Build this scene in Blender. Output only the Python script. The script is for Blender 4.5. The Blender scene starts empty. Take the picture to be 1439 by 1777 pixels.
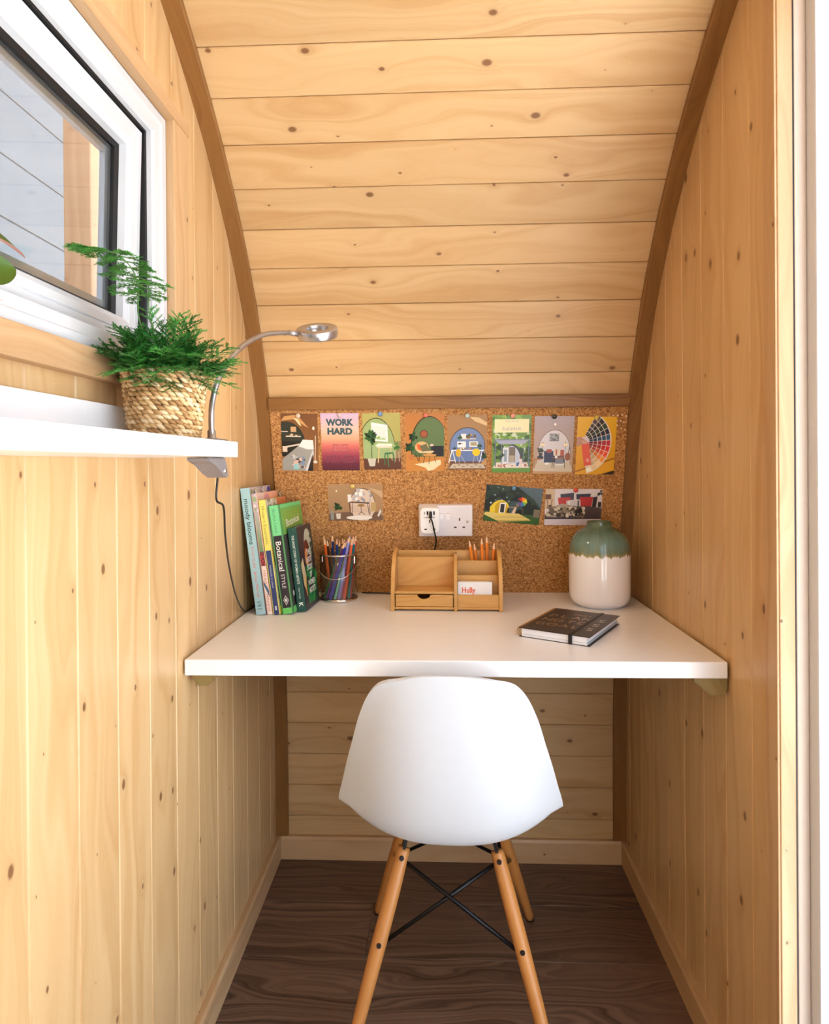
import bpy, bmesh, math, random
from mathutils import Vector, Matrix
random.seed(7)
S = bpy.context.scene
COL = S.collection
PI = math.pi
# ------------------------------------------------------------------ camera, world, exposure
F, CY = 1109.26, 807.82
CAM = Vector((0.4805, -1.8381, 1.1371))
CR = Vector((0.9991867, 0.0396314, -0.0074291))
CD = Vector((-0.0073119, -0.0031021, -0.9999685))
CF = Vector((-0.0396532, 0.9992096, -0.0028098))
cam = bpy.data.cameras.new('camera')
cam.sensor_fit = 'HORIZONTAL'; cam.sensor_width = 36.0
cam.lens = 36.0 * F / 1439.0
cam.shift_y = -(888.5 - CY) / 1439.0
cam.clip_start = 0.01
camo = bpy.data.objects.new('camera', cam); COL.objects.link(camo)
camo.matrix_world = Matrix(((CR.x, -CD.x, -CF.x, CAM.x), (CR.y, -CD.y, -CF.y, CAM.y), (CR.z, -CD.z, -CF.z, CAM.z), (0, 0, 0, 1)))
S.camera = camo
wd = bpy.data.worlds.new('overcast_sky'); S.world = wd; wd.use_nodes = True
bg = wd.node_tree.nodes['Background']
bg.inputs[0].default_value = (0.76, 0.88, 1.0, 1); bg.inputs[1].default_value = 3.9
S.view_settings.view_transform = 'Standard'; S.view_settings.look = 'None'
S.view_settings.gamma = 1.0; S.view_settings.use_curve_mapping = False
S.view_settings.exposure = 0.04
sun = bpy.data.lights.new('sun', 'SUN'); sun.energy = 52.0; sun.angle = math.radians(3); sun.color = (0.96, 0.97, 1.0)
suno = bpy.data.objects.new('sun', sun); COL.objects.link(suno)
suno.rotation_euler = Vector((0.10, -0.62, -0.78)).to_track_quat('-Z', 'Y').to_euler()
def ray(u, v): return CR * ((u - 719.5) / F) + CD * ((v - CY) / F) + CF
def on_plane(u, v, P, N):
    d = ray(u, v); return CAM + d * ((Vector(P) - CAM).dot(N) / d.dot(N))
# ------------------------------------------------------------------ helpers
def lin(c):
    return tuple((x / 12.92 if x <= 0.04045 else ((x + 0.055) / 1.055) ** 2.4) for x in (k / 255.0 for k in c[:3]))
def tag(o, label, cat, group=None):
    o['label'] = label; o['category'] = cat
    if group: o['group'] = group
    return o
def struct(o): o['kind'] = 'structure'; return o
def empty(name, loc=(0, 0, 0), rot=(0, 0, 0), parent=None):
    o = bpy.data.objects.new(name, None); COL.objects.link(o); o.location = loc; o.rotation_euler = rot
    o.empty_display_size = 0.05
    if parent: o.parent = parent
    return o
def obj(name, bm, mat, parent=None, smooth=False, mw=None):
    me = bpy.data.meshes.new(name)
    bmesh.ops.recalc_face_normals(bm, faces=bm.faces[:])
    bm.to_mesh(me); bm.free()
    for m in (mat if isinstance(mat, (list, tuple)) else [mat]): me.materials.append(m)
    if smooth:
        for p in me.polygons: p.use_smooth = True
    o = bpy.data.objects.new(name, me); COL.objects.link(o)
    if parent: o.parent = parent
    if mw is not None: o.matrix_local = mw
    return o
def frame(o, U, V, N):
    U, V, N, o = Vector(U), Vector(V), Vector(N), Vector(o)
    return Matrix(((U.x, V.x, N.x, o.x), (U.y, V.y, N.y, o.y), (U.z, V.z, N.z, o.z), (0, 0, 0, 1)))
def box(bm, x0, x1, y0, y1, z0, z1, bev=0.0, seg=2):
    r = bmesh.ops.create_cube(bm, size=1.0)
    vs = r['verts']
    for v in vs:
        v.co = Vector(((x0 + x1) / 2 + v.co.x * (x1 - x0), (y0 + y1) / 2 + v.co.y * (y1 - y0), (z0 + z1) / 2 + v.co.z * (z1 - z0)))
    if bev > 0:
        es = list({e for v in vs for e in v.link_edges})
        bmesh.ops.bevel(bm, geom=es, offset=bev, segments=seg, affect='EDGES', profile=0.5)
    return bm
def B(*a, **k):
    return box(bmesh.new(), *a, **k)
def prism(bm, poly, ax, a, b):
    """extrude a 2D polygon along axis ax from a to b; poly in the other two axes (cyclic order)"""
    def P(p, t):
        if ax == 0: return (t, p[0], p[1])
        if ax == 1: return (p[0], t, p[1])
        return (p[0], p[1], t)
    A = [bm.verts.new(P(p, a)) for p in poly]; C = [bm.verts.new(P(p, b)) for p in poly]
    n = len(poly)
    bm.faces.new(A); bm.faces.new(C[::-1])
    for i in range(n): bm.faces.new((A[i], C[i], C[(i + 1) % n], A[(i + 1) % n]))
    return bm
def tube(bm, pts, r, seg=8, caps=True):
    pts = [Vector(p) for p in pts]; rings = []
    t0 = (pts[1] - pts[0]).normalized()
    up = Vector((0, 0, 1)) if abs(t0.z) < 0.9 else Vector((1, 0, 0))
    n = t0.cross(up).normalized()
    for i, p in enumerate(pts):
        t = (pts[min(i + 1, len(pts) - 1)] - pts[max(i - 1, 0)]).normalized()
        n = (n - t * n.dot(t)).normalized(); b = t.cross(n)
        rr = r[i] if isinstance(r, (list, tuple)) else r
        rings.append([bm.verts.new(p + (n * math.cos(2 * PI * k / seg) + b * math.sin(2 * PI * k / seg)) * rr) for k in range(seg)])
    for a, b in zip(rings, rings[1:]):
        for k in range(seg): bm.faces.new((a[k], a[(k + 1) % seg], b[(k + 1) % seg], b[k]))
    if caps: bm.faces.new(rings[0][::-1]); bm.faces.new(rings[-1])
    return bm
def lathe(bm, prof, seg=48, cx=0, cy=0):
    """profile list of (r,z); r==0 ends close to a point"""
    rings = []
    for r, z in prof:
        if r < 1e-6: rings.append([bm.verts.new((cx, cy, z))])
        else: rings.append([bm.verts.new((cx + r * math.cos(2 * PI * k / seg), cy + r * math.sin(2 * PI * k / seg), z)) for k in range(seg)])
    for a, b in zip(rings, rings[1:]):
        for k in range(seg):
            k2 = (k + 1) % seg
            if len(a) == 1 and len(b) == 1: continue
            if len(a) == 1: bm.faces.new((a[0], b[k2], b[k]))
            elif len(b) == 1: bm.faces.new((a[k], a[k2], b[0]))
            else: bm.faces.new((a[k], a[k2], b[k2], b[k]))
    return bm
def spline(P, n=8):
    """Catmull-Rom through points"""
    P = [Vector(p) for p in P]; out = []
    Q = [P[0] * 2 - P[1]] + P + [P[-1] * 2 - P[-2]]
    for i in range(1, len(Q) - 2):
        a, b, c, d = Q[i - 1], Q[i], Q[i + 1], Q[i + 2]
        for k in range(n):
            t = k / n
            out.append(0.5 * ((2 * b) + (c - a) * t + (2 * a - 5 * b + 4 * c - d) * t * t + (3 * b - a - 3 * c + d) * t ** 3))
    out.append(P[-1]); return out
# ------------------------------------------------------------------ materials
def nodes(name):
    m = bpy.data.materials.new(name); m.use_nodes = True
    nt = m.node_tree; b = nt.nodes['Principled BSDF']; return m, nt, b
def N(nt, t, **kw):
    n = nt.nodes.new(t)
    for k, v in kw.items(): setattr(n, k, v)
    return n
def math_(nt, op, a, b=None, c=None):
    n = N(nt, 'ShaderNodeMath', operation=op)
    for i, x in enumerate((a, b, c)):
        if x is None: continue
        if isinstance(x, (int, float)): n.inputs[i].default_value = x
        else: nt.links.new(x, n.inputs[i])
    return n.outputs[0]
def ramp(nt, fac, stops):
    r = N(nt, 'ShaderNodeValToRGB'); e = r.color_ramp.elements
    while len(e) < len(stops): e.new(0.5)
    for k, (p, c) in enumerate(stops): e[k].position = p; e[k].color = (*c, 1)
    nt.links.new(fac, r.inputs[0]); return r.outputs[0]
def mixc(nt, fac, a, b):
    n = N(nt, 'ShaderNodeMix', data_type='RGBA')
    for s, x in ((n.inputs[0], fac), (n.inputs[6], a), (n.inputs[7], b)):
        if isinstance(x, (int, float)): s.default_value = x
        elif isinstance(x, tuple): s.default_value = (*x, 1)
        else: nt.links.new(x, s)
    return n.outputs[2]
def plain(name, rgb, rough=0.5, metal=0.0, **kw):
    m, nt, b = nodes(name)
    # a faint procedural mottling keeps the surface from being dead flat
    tc = N(nt, 'ShaderNodeTexCoord'); nz = N(nt, 'ShaderNodeTexNoise'); nz.inputs['Scale'].default_value = kw.pop('scale', 40.0)
    nt.links.new(tc.outputs['Object'], nz.inputs['Vector'])
    c = lin(rgb); k = kw.pop('var', 0.03)
    col = ramp(nt, nz.outputs['Fac'], [(0.3, tuple(x * (1 - k) for x in c)), (0.7, tuple(min(1, x * (1 + k)) for x in c))])
    nt.links.new(col, b.inputs['Base Color'])
    b.inputs['Roughness'].default_value = rough; b.inputs['Metallic'].default_value = metal
    for k_, v in kw.items(): b.inputs[k_].default_value = v
    return m
def wood(name, light, dark, knot, knots=1.0, rough=0.4, ring=46.0, contrast=1.0, vary=0.12, cell=10.0, coat=0.0, strip=False):
    """boards with the grain along local X, across along local Y"""
    m, nt, b = nodes(name); L = nt.links
    tc = N(nt, 'ShaderNodeTexCoord'); sp = N(nt, 'ShaderNodeSeparateXYZ'); L.new(tc.outputs['Object'], sp.inputs[0])
    oi = N(nt, 'ShaderNodeObjectInfo'); rnd = oi.outputs['Random']
    X_, Y_ = (math_(nt, 'SUBTRACT', sp.outputs[2], sp.outputs[1]), sp.outputs[0]) if strip else (sp.outputs[0], sp.outputs[1])
    u = math_(nt, 'ADD', X_, math_(nt, 'MULTIPLY', rnd, 23.7))
    w = Y_ if strip else math_(nt, 'ADD', Y_, math_(nt, 'MULTIPLY', sp.outputs[2], 0.6))
    v = math_(nt, 'ADD', w, math_(nt, 'MULTIPLY', rnd, 7.31))
    # knots
    cv = N(nt, 'ShaderNodeCombineXYZ'); L.new(math_(nt, 'MULTIPLY', u, 0.62), cv.inputs[0]); L.new(v, cv.inputs[1])
    vo = N(nt, 'ShaderNodeTexVoronoi', voronoi_dimensions='2D'); vo.inputs['Scale'].default_value = cell; vo.inputs['Randomness'].default_value = 1.0
    L.new(cv.outputs[0], vo.inputs['Vector'])
    sc = N(nt, 'ShaderNodeSeparateColor'); L.new(vo.outputs['Color'], sc.inputs[0])
    rad = math_(nt, 'MULTIPLY', math_(nt, 'POWER', sc.outputs[0], 2.0), 0.085 * knots)
    d = vo.outputs['Distance']
    km = N(nt, 'ShaderNodeMapRange', interpolation_type='SMOOTHSTEP'); L.new(math_(nt, 'DIVIDE', d, math_(nt, 'ADD', rad, 0.001)), km.inputs[0])
    km.inputs[1].default_value = 0.55; km.inputs[2].default_value = 1.15; km.inputs[3].default_value = 1; km.inputs[4].default_value = 0
    halo = math_(nt, 'MULTIPLY', math_(nt, 'EXPONENT', math_(nt, 'MULTIPLY', math_(nt, 'DIVIDE', d, math_(nt, 'ADD', rad, 0.02)), -1.1)), math_(nt, 'MINIMUM', math_(nt, 'MULTIPLY', rad, 26.0), 1.0))
    # flowing grain
    n1 = N(nt, 'ShaderNodeTexNoise', noise_dimensions='3D'); c1 = N(nt, 'ShaderNodeCombineXYZ')
    L.new(math_(nt, 'MULTIPLY', u, 1.1), c1.inputs[0]); L.new(math_(nt, 'MULTIPLY', v, 5.0), c1.inputs[1]); L.new(rnd, c1.inputs[2])
    L.new(c1.outputs[0], n1.inputs['Vector']); n1.inputs['Scale'].default_value = 1.6; n1.inputs['Detail'].default_value = 2
    g = math_(nt, 'ADD', math_(nt, 'MULTIPLY', n1.outputs['Fac'], ring * 0.22), math_(nt, 'ADD', math_(nt, 'MULTIPLY', v, ring), math_(nt, 'MULTIPLY', halo, 2.2)))
    n2 = N(nt, 'ShaderNodeTexNoise', noise_dimensions='2D'); c2 = N(nt, 'ShaderNodeCombineXYZ')
    L.new(math_(nt, 'MULTIPLY', u, 0.7), c2.inputs[0]); L.new(g, c2.inputs[1]); L.new(c2.outputs[0], n2.inputs['Vector'])
    n2.inputs['Scale'].default_value = 1.0; n2.inputs['Detail'].default_value = 3
    n3 = N(nt, 'ShaderNodeTexNoise', noise_dimensions='2D'); c3 = N(nt, 'ShaderNodeCombineXYZ')
    L.new(math_(nt, 'MULTIPLY', u, 9.0), c3.inputs[0]); L.new(math_(nt, 'MULTIPLY', v, 420.0), c3.inputs[1]); L.new(c3.outputs[0], n3.inputs['Vector'])
    fac = math_(nt, 'ADD', math_(nt, 'MULTIPLY', n2.outputs['Fac'], 0.8), math_(nt, 'MULTIPLY', n3.outputs['Fac'], 0.2))
    lo = 0.5 - 0.22 / contrast; hi = 0.5 + 0.22 / contrast
    l_, d_ = lin(light), lin(dark)
    col = ramp(nt, fac, [(lo, d_), (0.5, tuple(a * 0.62 + c * 0.38 for a, c in zip(l_, d_))), (hi, l_)])
    kc = lin(knot)
    col = mixc(nt, math_(nt, 'MULTIPLY', halo, 0.42), col, tuple(a * 0.5 + c * 0.5 for a, c in zip(kc, d_)))
    col = mixc(nt, math_(nt, 'MULTIPLY', km.outputs[0], 0.85), col, kc)
    hv = N(nt, 'ShaderNodeHueSaturation'); L.new(col, hv.inputs['Color'])
    L.new(math_(nt, 'ADD', math_(nt, 'MULTIPLY', math_(nt, 'FRACT', math_(nt, 'MULTIPLY', rnd, 17.3)), vary), 1.0 - vary / 2), hv.inputs['Value'])
    L.new(hv.outputs[0], b.inputs['Base Color'])
    b.inputs['Roughness'].default_value = rough
    b.inputs['Coat Weight'].default_value = coat; b.inputs['Coat Roughness'].default_value = 0.25
    bp = N(nt, 'ShaderNodeBump'); bp.inputs['Strength'].default_value = 0.12; bp.inputs['Distance'].default_value = 0.0006
    L.new(math_(nt, 'ADD', fac, math_(nt, 'MULTIPLY', n1.outputs['Fac'], 1.5)), bp.inputs['Height']); L.new(bp.outputs[0], b.inputs['Normal'])
    return m
M = {}
M['pine'] = wood('pine_boards', (213, 179, 133), (194, 152, 102), (112, 70, 40), 0.8, 0.36, coat=0.15)
M['pine_r'] = M['pine']
M['casing'] = wood('pine_casing', (204, 170, 130), (186, 144, 102), (94, 56, 30), 0.5, 0.42)
M['oak'] = wood('oak_trim', (146, 102, 52), (118, 76, 34), (80, 48, 22), 0.25, 0.42, ring=90, vary=0.05)
M['oak_arch'] = wood('oak_arch_trim', (146, 102, 52), (118, 76, 34), (80, 48, 22), 0.0, 0.42, ring=120, contrast=.6, vary=0.0, strip=True)
M['bamboo'] = wood('bamboo', (212, 164, 98), (194, 142, 74), (170, 112, 54), 0.0, 0.4, ring=110, contrast=0.7, vary=0.06)
M['treated'] = wood('treated_batten', (150, 128, 76), (116, 96, 50), (80, 60, 30), 0.3, 0.6, ring=80)
M['beech'] = wood('beech_leg', (196, 134, 72), (176, 112, 54), (130, 76, 34), 0.0, 0.38, ring=140, contrast=0.5, vary=0.05)
M['floor'] = wood('dark_laminate', (122, 94, 78), (62, 43, 34), (30, 20, 16), 0.6, 0.42, ring=120, contrast=1.2, vary=0.25, cell=3.0)
M['post'] = wood('cedar_post', (206, 158, 122), (186, 134, 98), (120, 80, 56), 0.5, 0.6)
M['white'] = plain('white_laminate', (240, 239, 242), 0.25, var=0.008)
M['upvc'] = plain('white_upvc', (206, 208, 214), 0.22, var=0.006)
M['upvc_cream'] = plain('cream_seal', (214, 196, 182), 0.5, var=0.02)
M['shell'] = plain('white_polypropylene', (200, 204, 213), 0.36, var=0.008)
M['black'] = plain('black_rubber', (16, 15, 17), 0.5)
M['blackmetal'] = plain('black_metal', (26, 26, 30), 0.35, 0.6)
M['screw'] = plain('dark_screw', (46, 42, 42), 0.35, 0.8)
M['silver'] = plain('brushed_aluminium', (196, 194, 198), 0.3, 0.9)
M['chrome'] = plain('chrome', (206, 200, 198), 0.14, 1.0)
M['greyplastic'] = plain('grey_clamp', (140, 134, 136), 0.42, 0.2)
M['socket'] = plain('white_switch_plastic', (234, 230, 236), 0.3, var=0.006)
M['adaptor'] = plain('white_adaptor_plastic', (246, 244, 246), 0.28, var=0.006)
M['paper'] = plain('page_paper', (240, 240, 246), 0.7)
M['soil'] = plain('potting_soil', (38, 28, 20), 0.95, var=0.3, scale=200)
M['pale_board'] = plain('pale_painted_boards', (112, 112, 118), 0.6, scale=6, var=0.05)
M['paving'] = plain('pale_paving', (188, 184, 176), 0.85, scale=5, var=0.1)
M['outer'] = plain('outer_cladding', (120, 112, 104), 0.8)
def foil(name, rgb, rough=0.3, metal=0.0): return plain(name, rgb, rough, metal, var=0.01)
def glass(name, tint, refl=1.0):
    m = bpy.data.materials.new(name); m.use_nodes = True; nt = m.node_tree; nt.nodes.clear(); L = nt.links
    o = N(nt, 'ShaderNodeOutputMaterial'); mx = N(nt, 'ShaderNodeMixShader'); tr = N(nt, 'ShaderNodeBsdfTransparent'); gl = N(nt, 'ShaderNodeBsdfGlossy')
    tr.inputs[0].default_value = (*tint, 1); gl.inputs['Roughness'].default_value = 0.02
    lw = N(nt, 'ShaderNodeLayerWeight'); lw.inputs[0].default_value = 0.5
    fr = math_(nt, 'ADD', math_(nt, 'MULTIPLY', math_(nt, 'POWER', lw.outputs['Facing'], 5.0), 0.9), 0.04)
    L.new(math_(nt, 'MULTIPLY', fr, refl), mx.inputs[0]); L.new(tr.outputs[0], mx.inputs[1]); L.new(gl.outputs[0], mx.inputs[2]); L.new(mx.outputs[0], o.inputs[0])
    return m
M['glass'] = glass('window_glass', (0.90, 0.93, 0.93), 1.6)
M['clear'] = glass('clear_acrylic', (0.93, 0.93, 0.93), 1.3)
def cork_mat():
    m, nt, b = nodes('cork'); L = nt.links
    tc = N(nt, 'ShaderNodeTexCoord'); v = N(nt, 'ShaderNodeTexVoronoi'); v.inputs['Scale'].default_value = 330; L.new(tc.outputs['Object'], v.inputs['Vector'])
    sc = N(nt, 'ShaderNodeSeparateColor'); L.new(v.outputs['Color'], sc.inputs[0])
    v2 = N(nt, 'ShaderNodeTexNoise'); v2.inputs['Scale'].default_value = 190; v2.inputs['Detail'].default_value = 2; L.new(tc.outputs['Object'], v2.inputs['Vector'])
    c = ramp(nt, sc.outputs[0], [(0.0, lin((136, 88, 44))), (0.35, lin((176, 122, 68))), (0.7, lin((192, 138, 82))), (1.0, lin((212, 164, 108)))])
    dk = ramp(nt, v2.outputs['Fac'], [(0.34, (1, 1, 1)), (0.42, (0, 0, 0))])
    c = mixc(nt, math_(nt, 'MULTIPLY', dk, 0.75), c, lin((92, 54, 26)))
    L.new(c, b.inputs['Base Color']); b.inputs['Roughness'].default_value = 0.85
    bp = N(nt, 'ShaderNodeBump'); bp.inputs['Strength'].default_value = 0.3; bp.inputs['Distance'].default_value = 0.001
    L.new(v2.outputs['Fac'], bp.inputs['Height']); L.new(bp.outputs[0], b.inputs['Normal']); return m
M['cork'] = cork_mat()
def print_mat(name, rough=0.35):
    m, nt, b = nodes(name); a = N(nt, 'ShaderNodeVertexColor', layer_name='ink'); nt.links.new(a.outputs[0], b.inputs['Base Color'])
    b.inputs['Roughness'].default_value = rough; return m
M['print'] = print_mat('printed_ink', 0.32); M['cover'] = print_mat('printed_cover', 0.4)
# ------------------------------------------------------------------ flat print builder
_tc = {}
def text_tris(s, bold=0.0):
    if (s, bold) in _tc: return _tc[(s, bold)]
    cu = bpy.data.curves.new('lettering', 'FONT'); cu.body = s; cu.size = 1.0; cu.offset = bold; cu.resolution_u = 3
    o = bpy.data.objects.new('lettering', cu); COL.objects.link(o); dg = bpy.context.evaluated_depsgraph_get()
    me = bpy.data.meshes.new_from_object(o.evaluated_get(dg))
    r = ([tuple(v.co[:2]) for v in me.vertices], [tuple(p.vertices) for p in me.polygons])
    bpy.data.objects.remove(o); bpy.data.curves.remove(cu); bpy.data.meshes.remove(me)
    _tc[(s, bold)] = r; return r
class Art:
    def __init__(s, w, h): s.w, s.h, s.v, s.f, s.c, s.z = w, h, [], [], [], 0.00004
    def poly(s, pts, c, c2=None):
        """c2 gives a colour per vertex list"""
        if not c2:
            for ax, lim, sg in ((0, 0, 1), (0, 1, -1), (1, 0, 1), (1, 1, -1)):
                out = []
                for i in range(len(pts)):
                    p, q = pts[i - 1], pts[i]; dp, dq = (p[ax] - lim) * sg, (q[ax] - lim) * sg
                    if (dp < 0) != (dq < 0): t = dp / (dp - dq); out.append((p[0] + (q[0] - p[0]) * t, p[1] + (q[1] - p[1]) * t))
                    if dq >= 0: out.append(q)
                pts = out
                if len(pts) < 3: return s
        n = len(s.v); s.v += [(p[0] * s.w, p[1] * s.h, s.z) for p in pts]; s.f.append(tuple(range(n, n + len(pts))))
        s.c.append([lin(k) for k in c2] if c2 else [lin(c)] * len(pts)); s.z += 0.000006; return s
    def rect(s, a, b, c, d, col): return s.poly([(a, b), (c, b), (c, d), (a, d)], col)
    def grad(s, a, b, c, d, lo, hi): return s.poly([(a, b), (c, b), (c, d), (a, d)], None, [lo, lo, hi, hi])
    def ell(s, u, v, ru, rv, col, n=18, a0=0, a1=360):
        p = [(u + ru * math.cos(math.radians(a0 + (a1 - a0) * k / n)), v + rv * math.sin(math.radians(a0 + (a1 - a0) * k / n))) for k in range(n + (0 if a1 - a0 == 360 else 1))]
        return s.poly(p, col)
    def line(s, a, b, c, d, t, col):
        x0, y0, x1, y1 = a * s.w, b * s.h, c * s.w, d * s.h; L = math.hypot(x1 - x0, y1 - y0) or 1; nx, ny = -(y1 - y0) / L * t * s.w / 2, (x1 - x0) / L * t * s.w / 2
        return s.poly([((x0 + nx) / s.w, (y0 + ny) / s.h), ((x1 + nx) / s.w, (y1 + ny) / s.h), ((x1 - nx) / s.w, (y1 - ny) / s.h), ((x0 - nx) / s.w, (y0 - ny) / s.h)], col)
    def blobs(s, u0, v0, u1, v1, cols, n, r, seed=1):
        R = random.Random(seed)
        for _ in range(n):
            rr = r * R.uniform(0.5, 1.2)
            u, v = R.uniform(u0, u1), R.uniform(v0, v1)
            k = R.randint(5, 8); a = R.uniform(0, 6)
            s.poly([(min(1, max(0, u + rr * R.uniform(.6, 1.2) * math.cos(a + 2 * PI * i / k))), min(1, max(0, v + rr * s.w / s.h * R.uniform(.6, 1.2) * math.sin(a + 2 * PI * i / k)))) for i in range(k)], R.choice(cols))
        return s
    def text(s, t, u, v, size, col, bold=0.0, rot=0.0, fit=None, align='c', sx=1.0):
        """centre (u,v); size = letter body height in metres; fit = max width in metres"""
        vs, fs = text_tris(t, bold)
        x0 = min(p[0] for p in vs); x1 = max(p[0] for p in vs); y0, y1 = 0.0, 0.70
        k = size / 0.70; kx = k * sx
        if fit: kx = fit / (x1 - x0)
        c, sn = math.cos(rot), math.sin(rot); n = len(s.v)
        ox = (x0 + x1) / 2 if align == 'c' else x0
        for p in vs:
            a, b_ = (p[0] - ox) * kx, (p[1] - 0.35) * k
            s.v.append((u * s.w + a * c - b_ * sn, v * s.h + a * sn + b_ * c, s.z))
        for f in fs: s.f.append(tuple(n + i for i in f)); s.c.append([lin(col)] * len(f))
        s.z += 0.000006; return s
    def build(s, name, mat, parent, mw):
        me = bpy.data.meshes.new(name); me.from_pydata(s.v, [], s.f); me.materials.append(mat)
        at = me.color_attributes.new('ink', 'FLOAT_COLOR', 'CORNER'); k = 0
        for cs in s.c:
            for c in cs: at.data[k].color = (*c, 1); k += 1
        o = bpy.data.objects.new(name, me); COL.objects.link(o)
        if parent: o.parent = parent
        o.matrix_local = mw; return o
# ------------------------------------------------------------------ the barrel profile: (inset from back, height)
W = 1.0
PTS = [(0, 0), (.004, .3), (.014, .5), (.046, .777), (.112, 1.1), (.172, 1.305), (.200, 1.366), (.241, 1.446), (.284, 1.526), (.337, 1.599), (.393, 1.671), (.456, 1.737), (.52, 1.801), (.592, 1.86), (.666, 1.915)]
half = [Vector((a, b)) for a, b in PTS]
half = [Vector(p[:2]) for p in spline([(p.x, p.y, 0) for p in half], 6)]
a0 = math.atan2(half[-1].y - 0.91, half[-1].x - 1.36)
R0 = (half[-1] - Vector((1.36, .91))).length
for k in range(1, 17):
    a = a0 + (PI / 2 - a0) * k / 16; rr = R0 + (1.22 - R0) * k / 16
    half.append(Vector((1.36 + rr * math.cos(a), .91 + rr * math.sin(a))))
full = half + [Vector((2.72 - p.x, p.y)) for p in half[-2::-1]]
cum = [0.0]
for a, b in zip(full, full[1:]): cum.append(cum[-1] + (b - a).length)
def at_s(s):
    s = max(0, min(s, cum[-1] - 1e-6))
    for i in range(len(cum) - 1):
        if cum[i + 1] >= s:
            t = (s - cum[i]) / (cum[i + 1] - cum[i]); return full[i].lerp(full[i + 1], t)
def prof_z(i):
    for a, b in zip(full, full[1:]):
        if a.x <= i <= b.x: return a.y + (b.y - a.y) * (i - a.x) / max(1e-9, b.x - a.x)
    return 0.0
def s_at_z(z):
    for k in range(len(half) - 1):
        if half[k + 1].y >= z: return cum[k] + (cum[k + 1] - cum[k]) * (z - half[k].y) / (half[k + 1].y - half[k].y)
# ------------------------------------------------------------------ boards
def plank(name, poly, th, mw, mat, parent, ch=0.0022, gap=0.0004):
    """poly: outline in (u,v); grain along u; the two v edges get a chamfer"""
    v0 = min(p[1] for p in poly); v1 = max(p[1] for p in poly); vm = (v0 + v1) / 2
    bm = bmesh.new()
    def ringv(inset, n):
        return [bm.verts.new((p[0], p[1] + (inset if p[1] < vm - 1e-6 and p[1] - v0 < 1e-4 else (-inset if v1 - p[1] < 1e-4 else 0)), n)) for p in poly]
    r = [ringv(ch, 0.0), ringv(gap, -ch * 0.9), ringv(gap, -th)]
    bm.faces.new(r[0]); bm.faces.new(r[2][::-1])
    k = len(poly)
    for a, b in zip(r, r[1:]):
        for i in range(k): bm.faces.new((a[i], b[i], b[(i + 1) % k], a[(i + 1) % k]))
    return obj(name, bm, mat, parent, mw=mw)
PITCH = 0.0908
s9 = s_at_z(1.366)
n_lo = int(s9 / PITCH); s_start = s9 - n_lo * PITCH
js = [0.0] + [s_start + k * PITCH for k in range(int((cum[-1] - s_start) / PITCH) + 1)] + [cum[-1]]
def shell_sheet(name, s0, s1, th0, th1):
    bm = bmesh.new(); n = 24; A = []
    for k in range(n + 1):
        s = s0 + (s1 - s0) * k / n; p = at_s(s); q = at_s(min(s + .01, cum[-1])); p_ = at_s(max(s - .01, 0)); t = (q - p_).normalized(); nn = Vector((-t.y, t.x))  # outward
        row = []
        for th in (th0, th1):
            c = p + nn * th
            row += [bm.verts.new((-.02, -c.x, c.y)), bm.verts.new((W + .02, -c.x, c.y))]
        A.append(row)
    for a, b in zip(A, A[1:]):
        bm.faces.new((a[0], a[1], b[1], b[0])); bm.faces.new((a[3], a[2], b[2], b[3])); bm.faces.new((a[0], b[0], b[2], a[2])); bm.faces.new((a[1], a[3], b[3], b[1]))
    bm.faces.new((A[0][0], A[0][2], A[0][3], A[0][1])); bm.faces.new((A[-1][0], A[-1][1], A[-1][3], A[-1][2]))
    return struct(obj(name, bm, M['outer']))
s_cork = s_at_z(1.29)
wall_back = shell_sheet('wall_back', 0, s_cork, .016, .05)
s_g1, s_g0 = cum[-1] - s_at_z(1.80), cum[-1] - s_at_z(.12)          # added glazing in the front, unseen behind the camera, for frontal light
ceiling = shell_sheet('ceiling', s_cork, s_g1, .016, .05)
wall_front = shell_sheet('wall_front', s_g0, cum[-1], .016, .05)
js = sorted([q for q in js if abs(q - s_g1) > .02 and abs(q - s_g0) > .02] + [s_g1, s_g0])
for a, b in zip(js, js[1:]):
    if b - a < .01 or s_g1 - .001 < a < s_g0 - .001: continue
    P, Q = at_s(a), at_s(b); d = (Q - P); L = d.length; d /= L
    par = wall_back if (a + b) / 2 < s_cork else (ceiling if (a + b) / 2 < s_g1 else wall_front)
    mw = frame((0, -P.x, P.y), (1, 0, 0), (0, -d.x, d.y), Vector((1, 0, 0)).cross(Vector((0, -d.x, d.y))))
    plank('plank', [(0, 0), (W, 0), (W, L), (0, L)], .015, mw, M['pine'], par)
# floor ------------------------------------------------------------
fl = struct(obj('floor', B(-.05, W + .05, -2.80, .06, -.06, -.009), M['outer']))
fw = 0.187; y = -0.188 + fw * 2
k = 0
while y > -2.75:
    cut = [(-.02, 1.02)] if k % 2 else [(-.02, [.62, .30, .78, .45][k // 2 % 4]), ([.62, .30, .78, .45][k // 2 % 4], 1.02)]
    y1 = min(y, .05)
    if y - fw < .05:
        for a, b in cut:
            plank('floor_plank', [(a + .0003, 0), (b - .0003, 0), (b - .0003, y1 - (y - fw)), (a + .0003, y1 - (y - fw))], .009, frame((0, y - fw, 0), (1, 0, 0), (0, 1, 0), (0, 0, 1)), M['floor'], fl, ch=.0007, gap=.0003)
    y -= fw; k += 1
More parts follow.
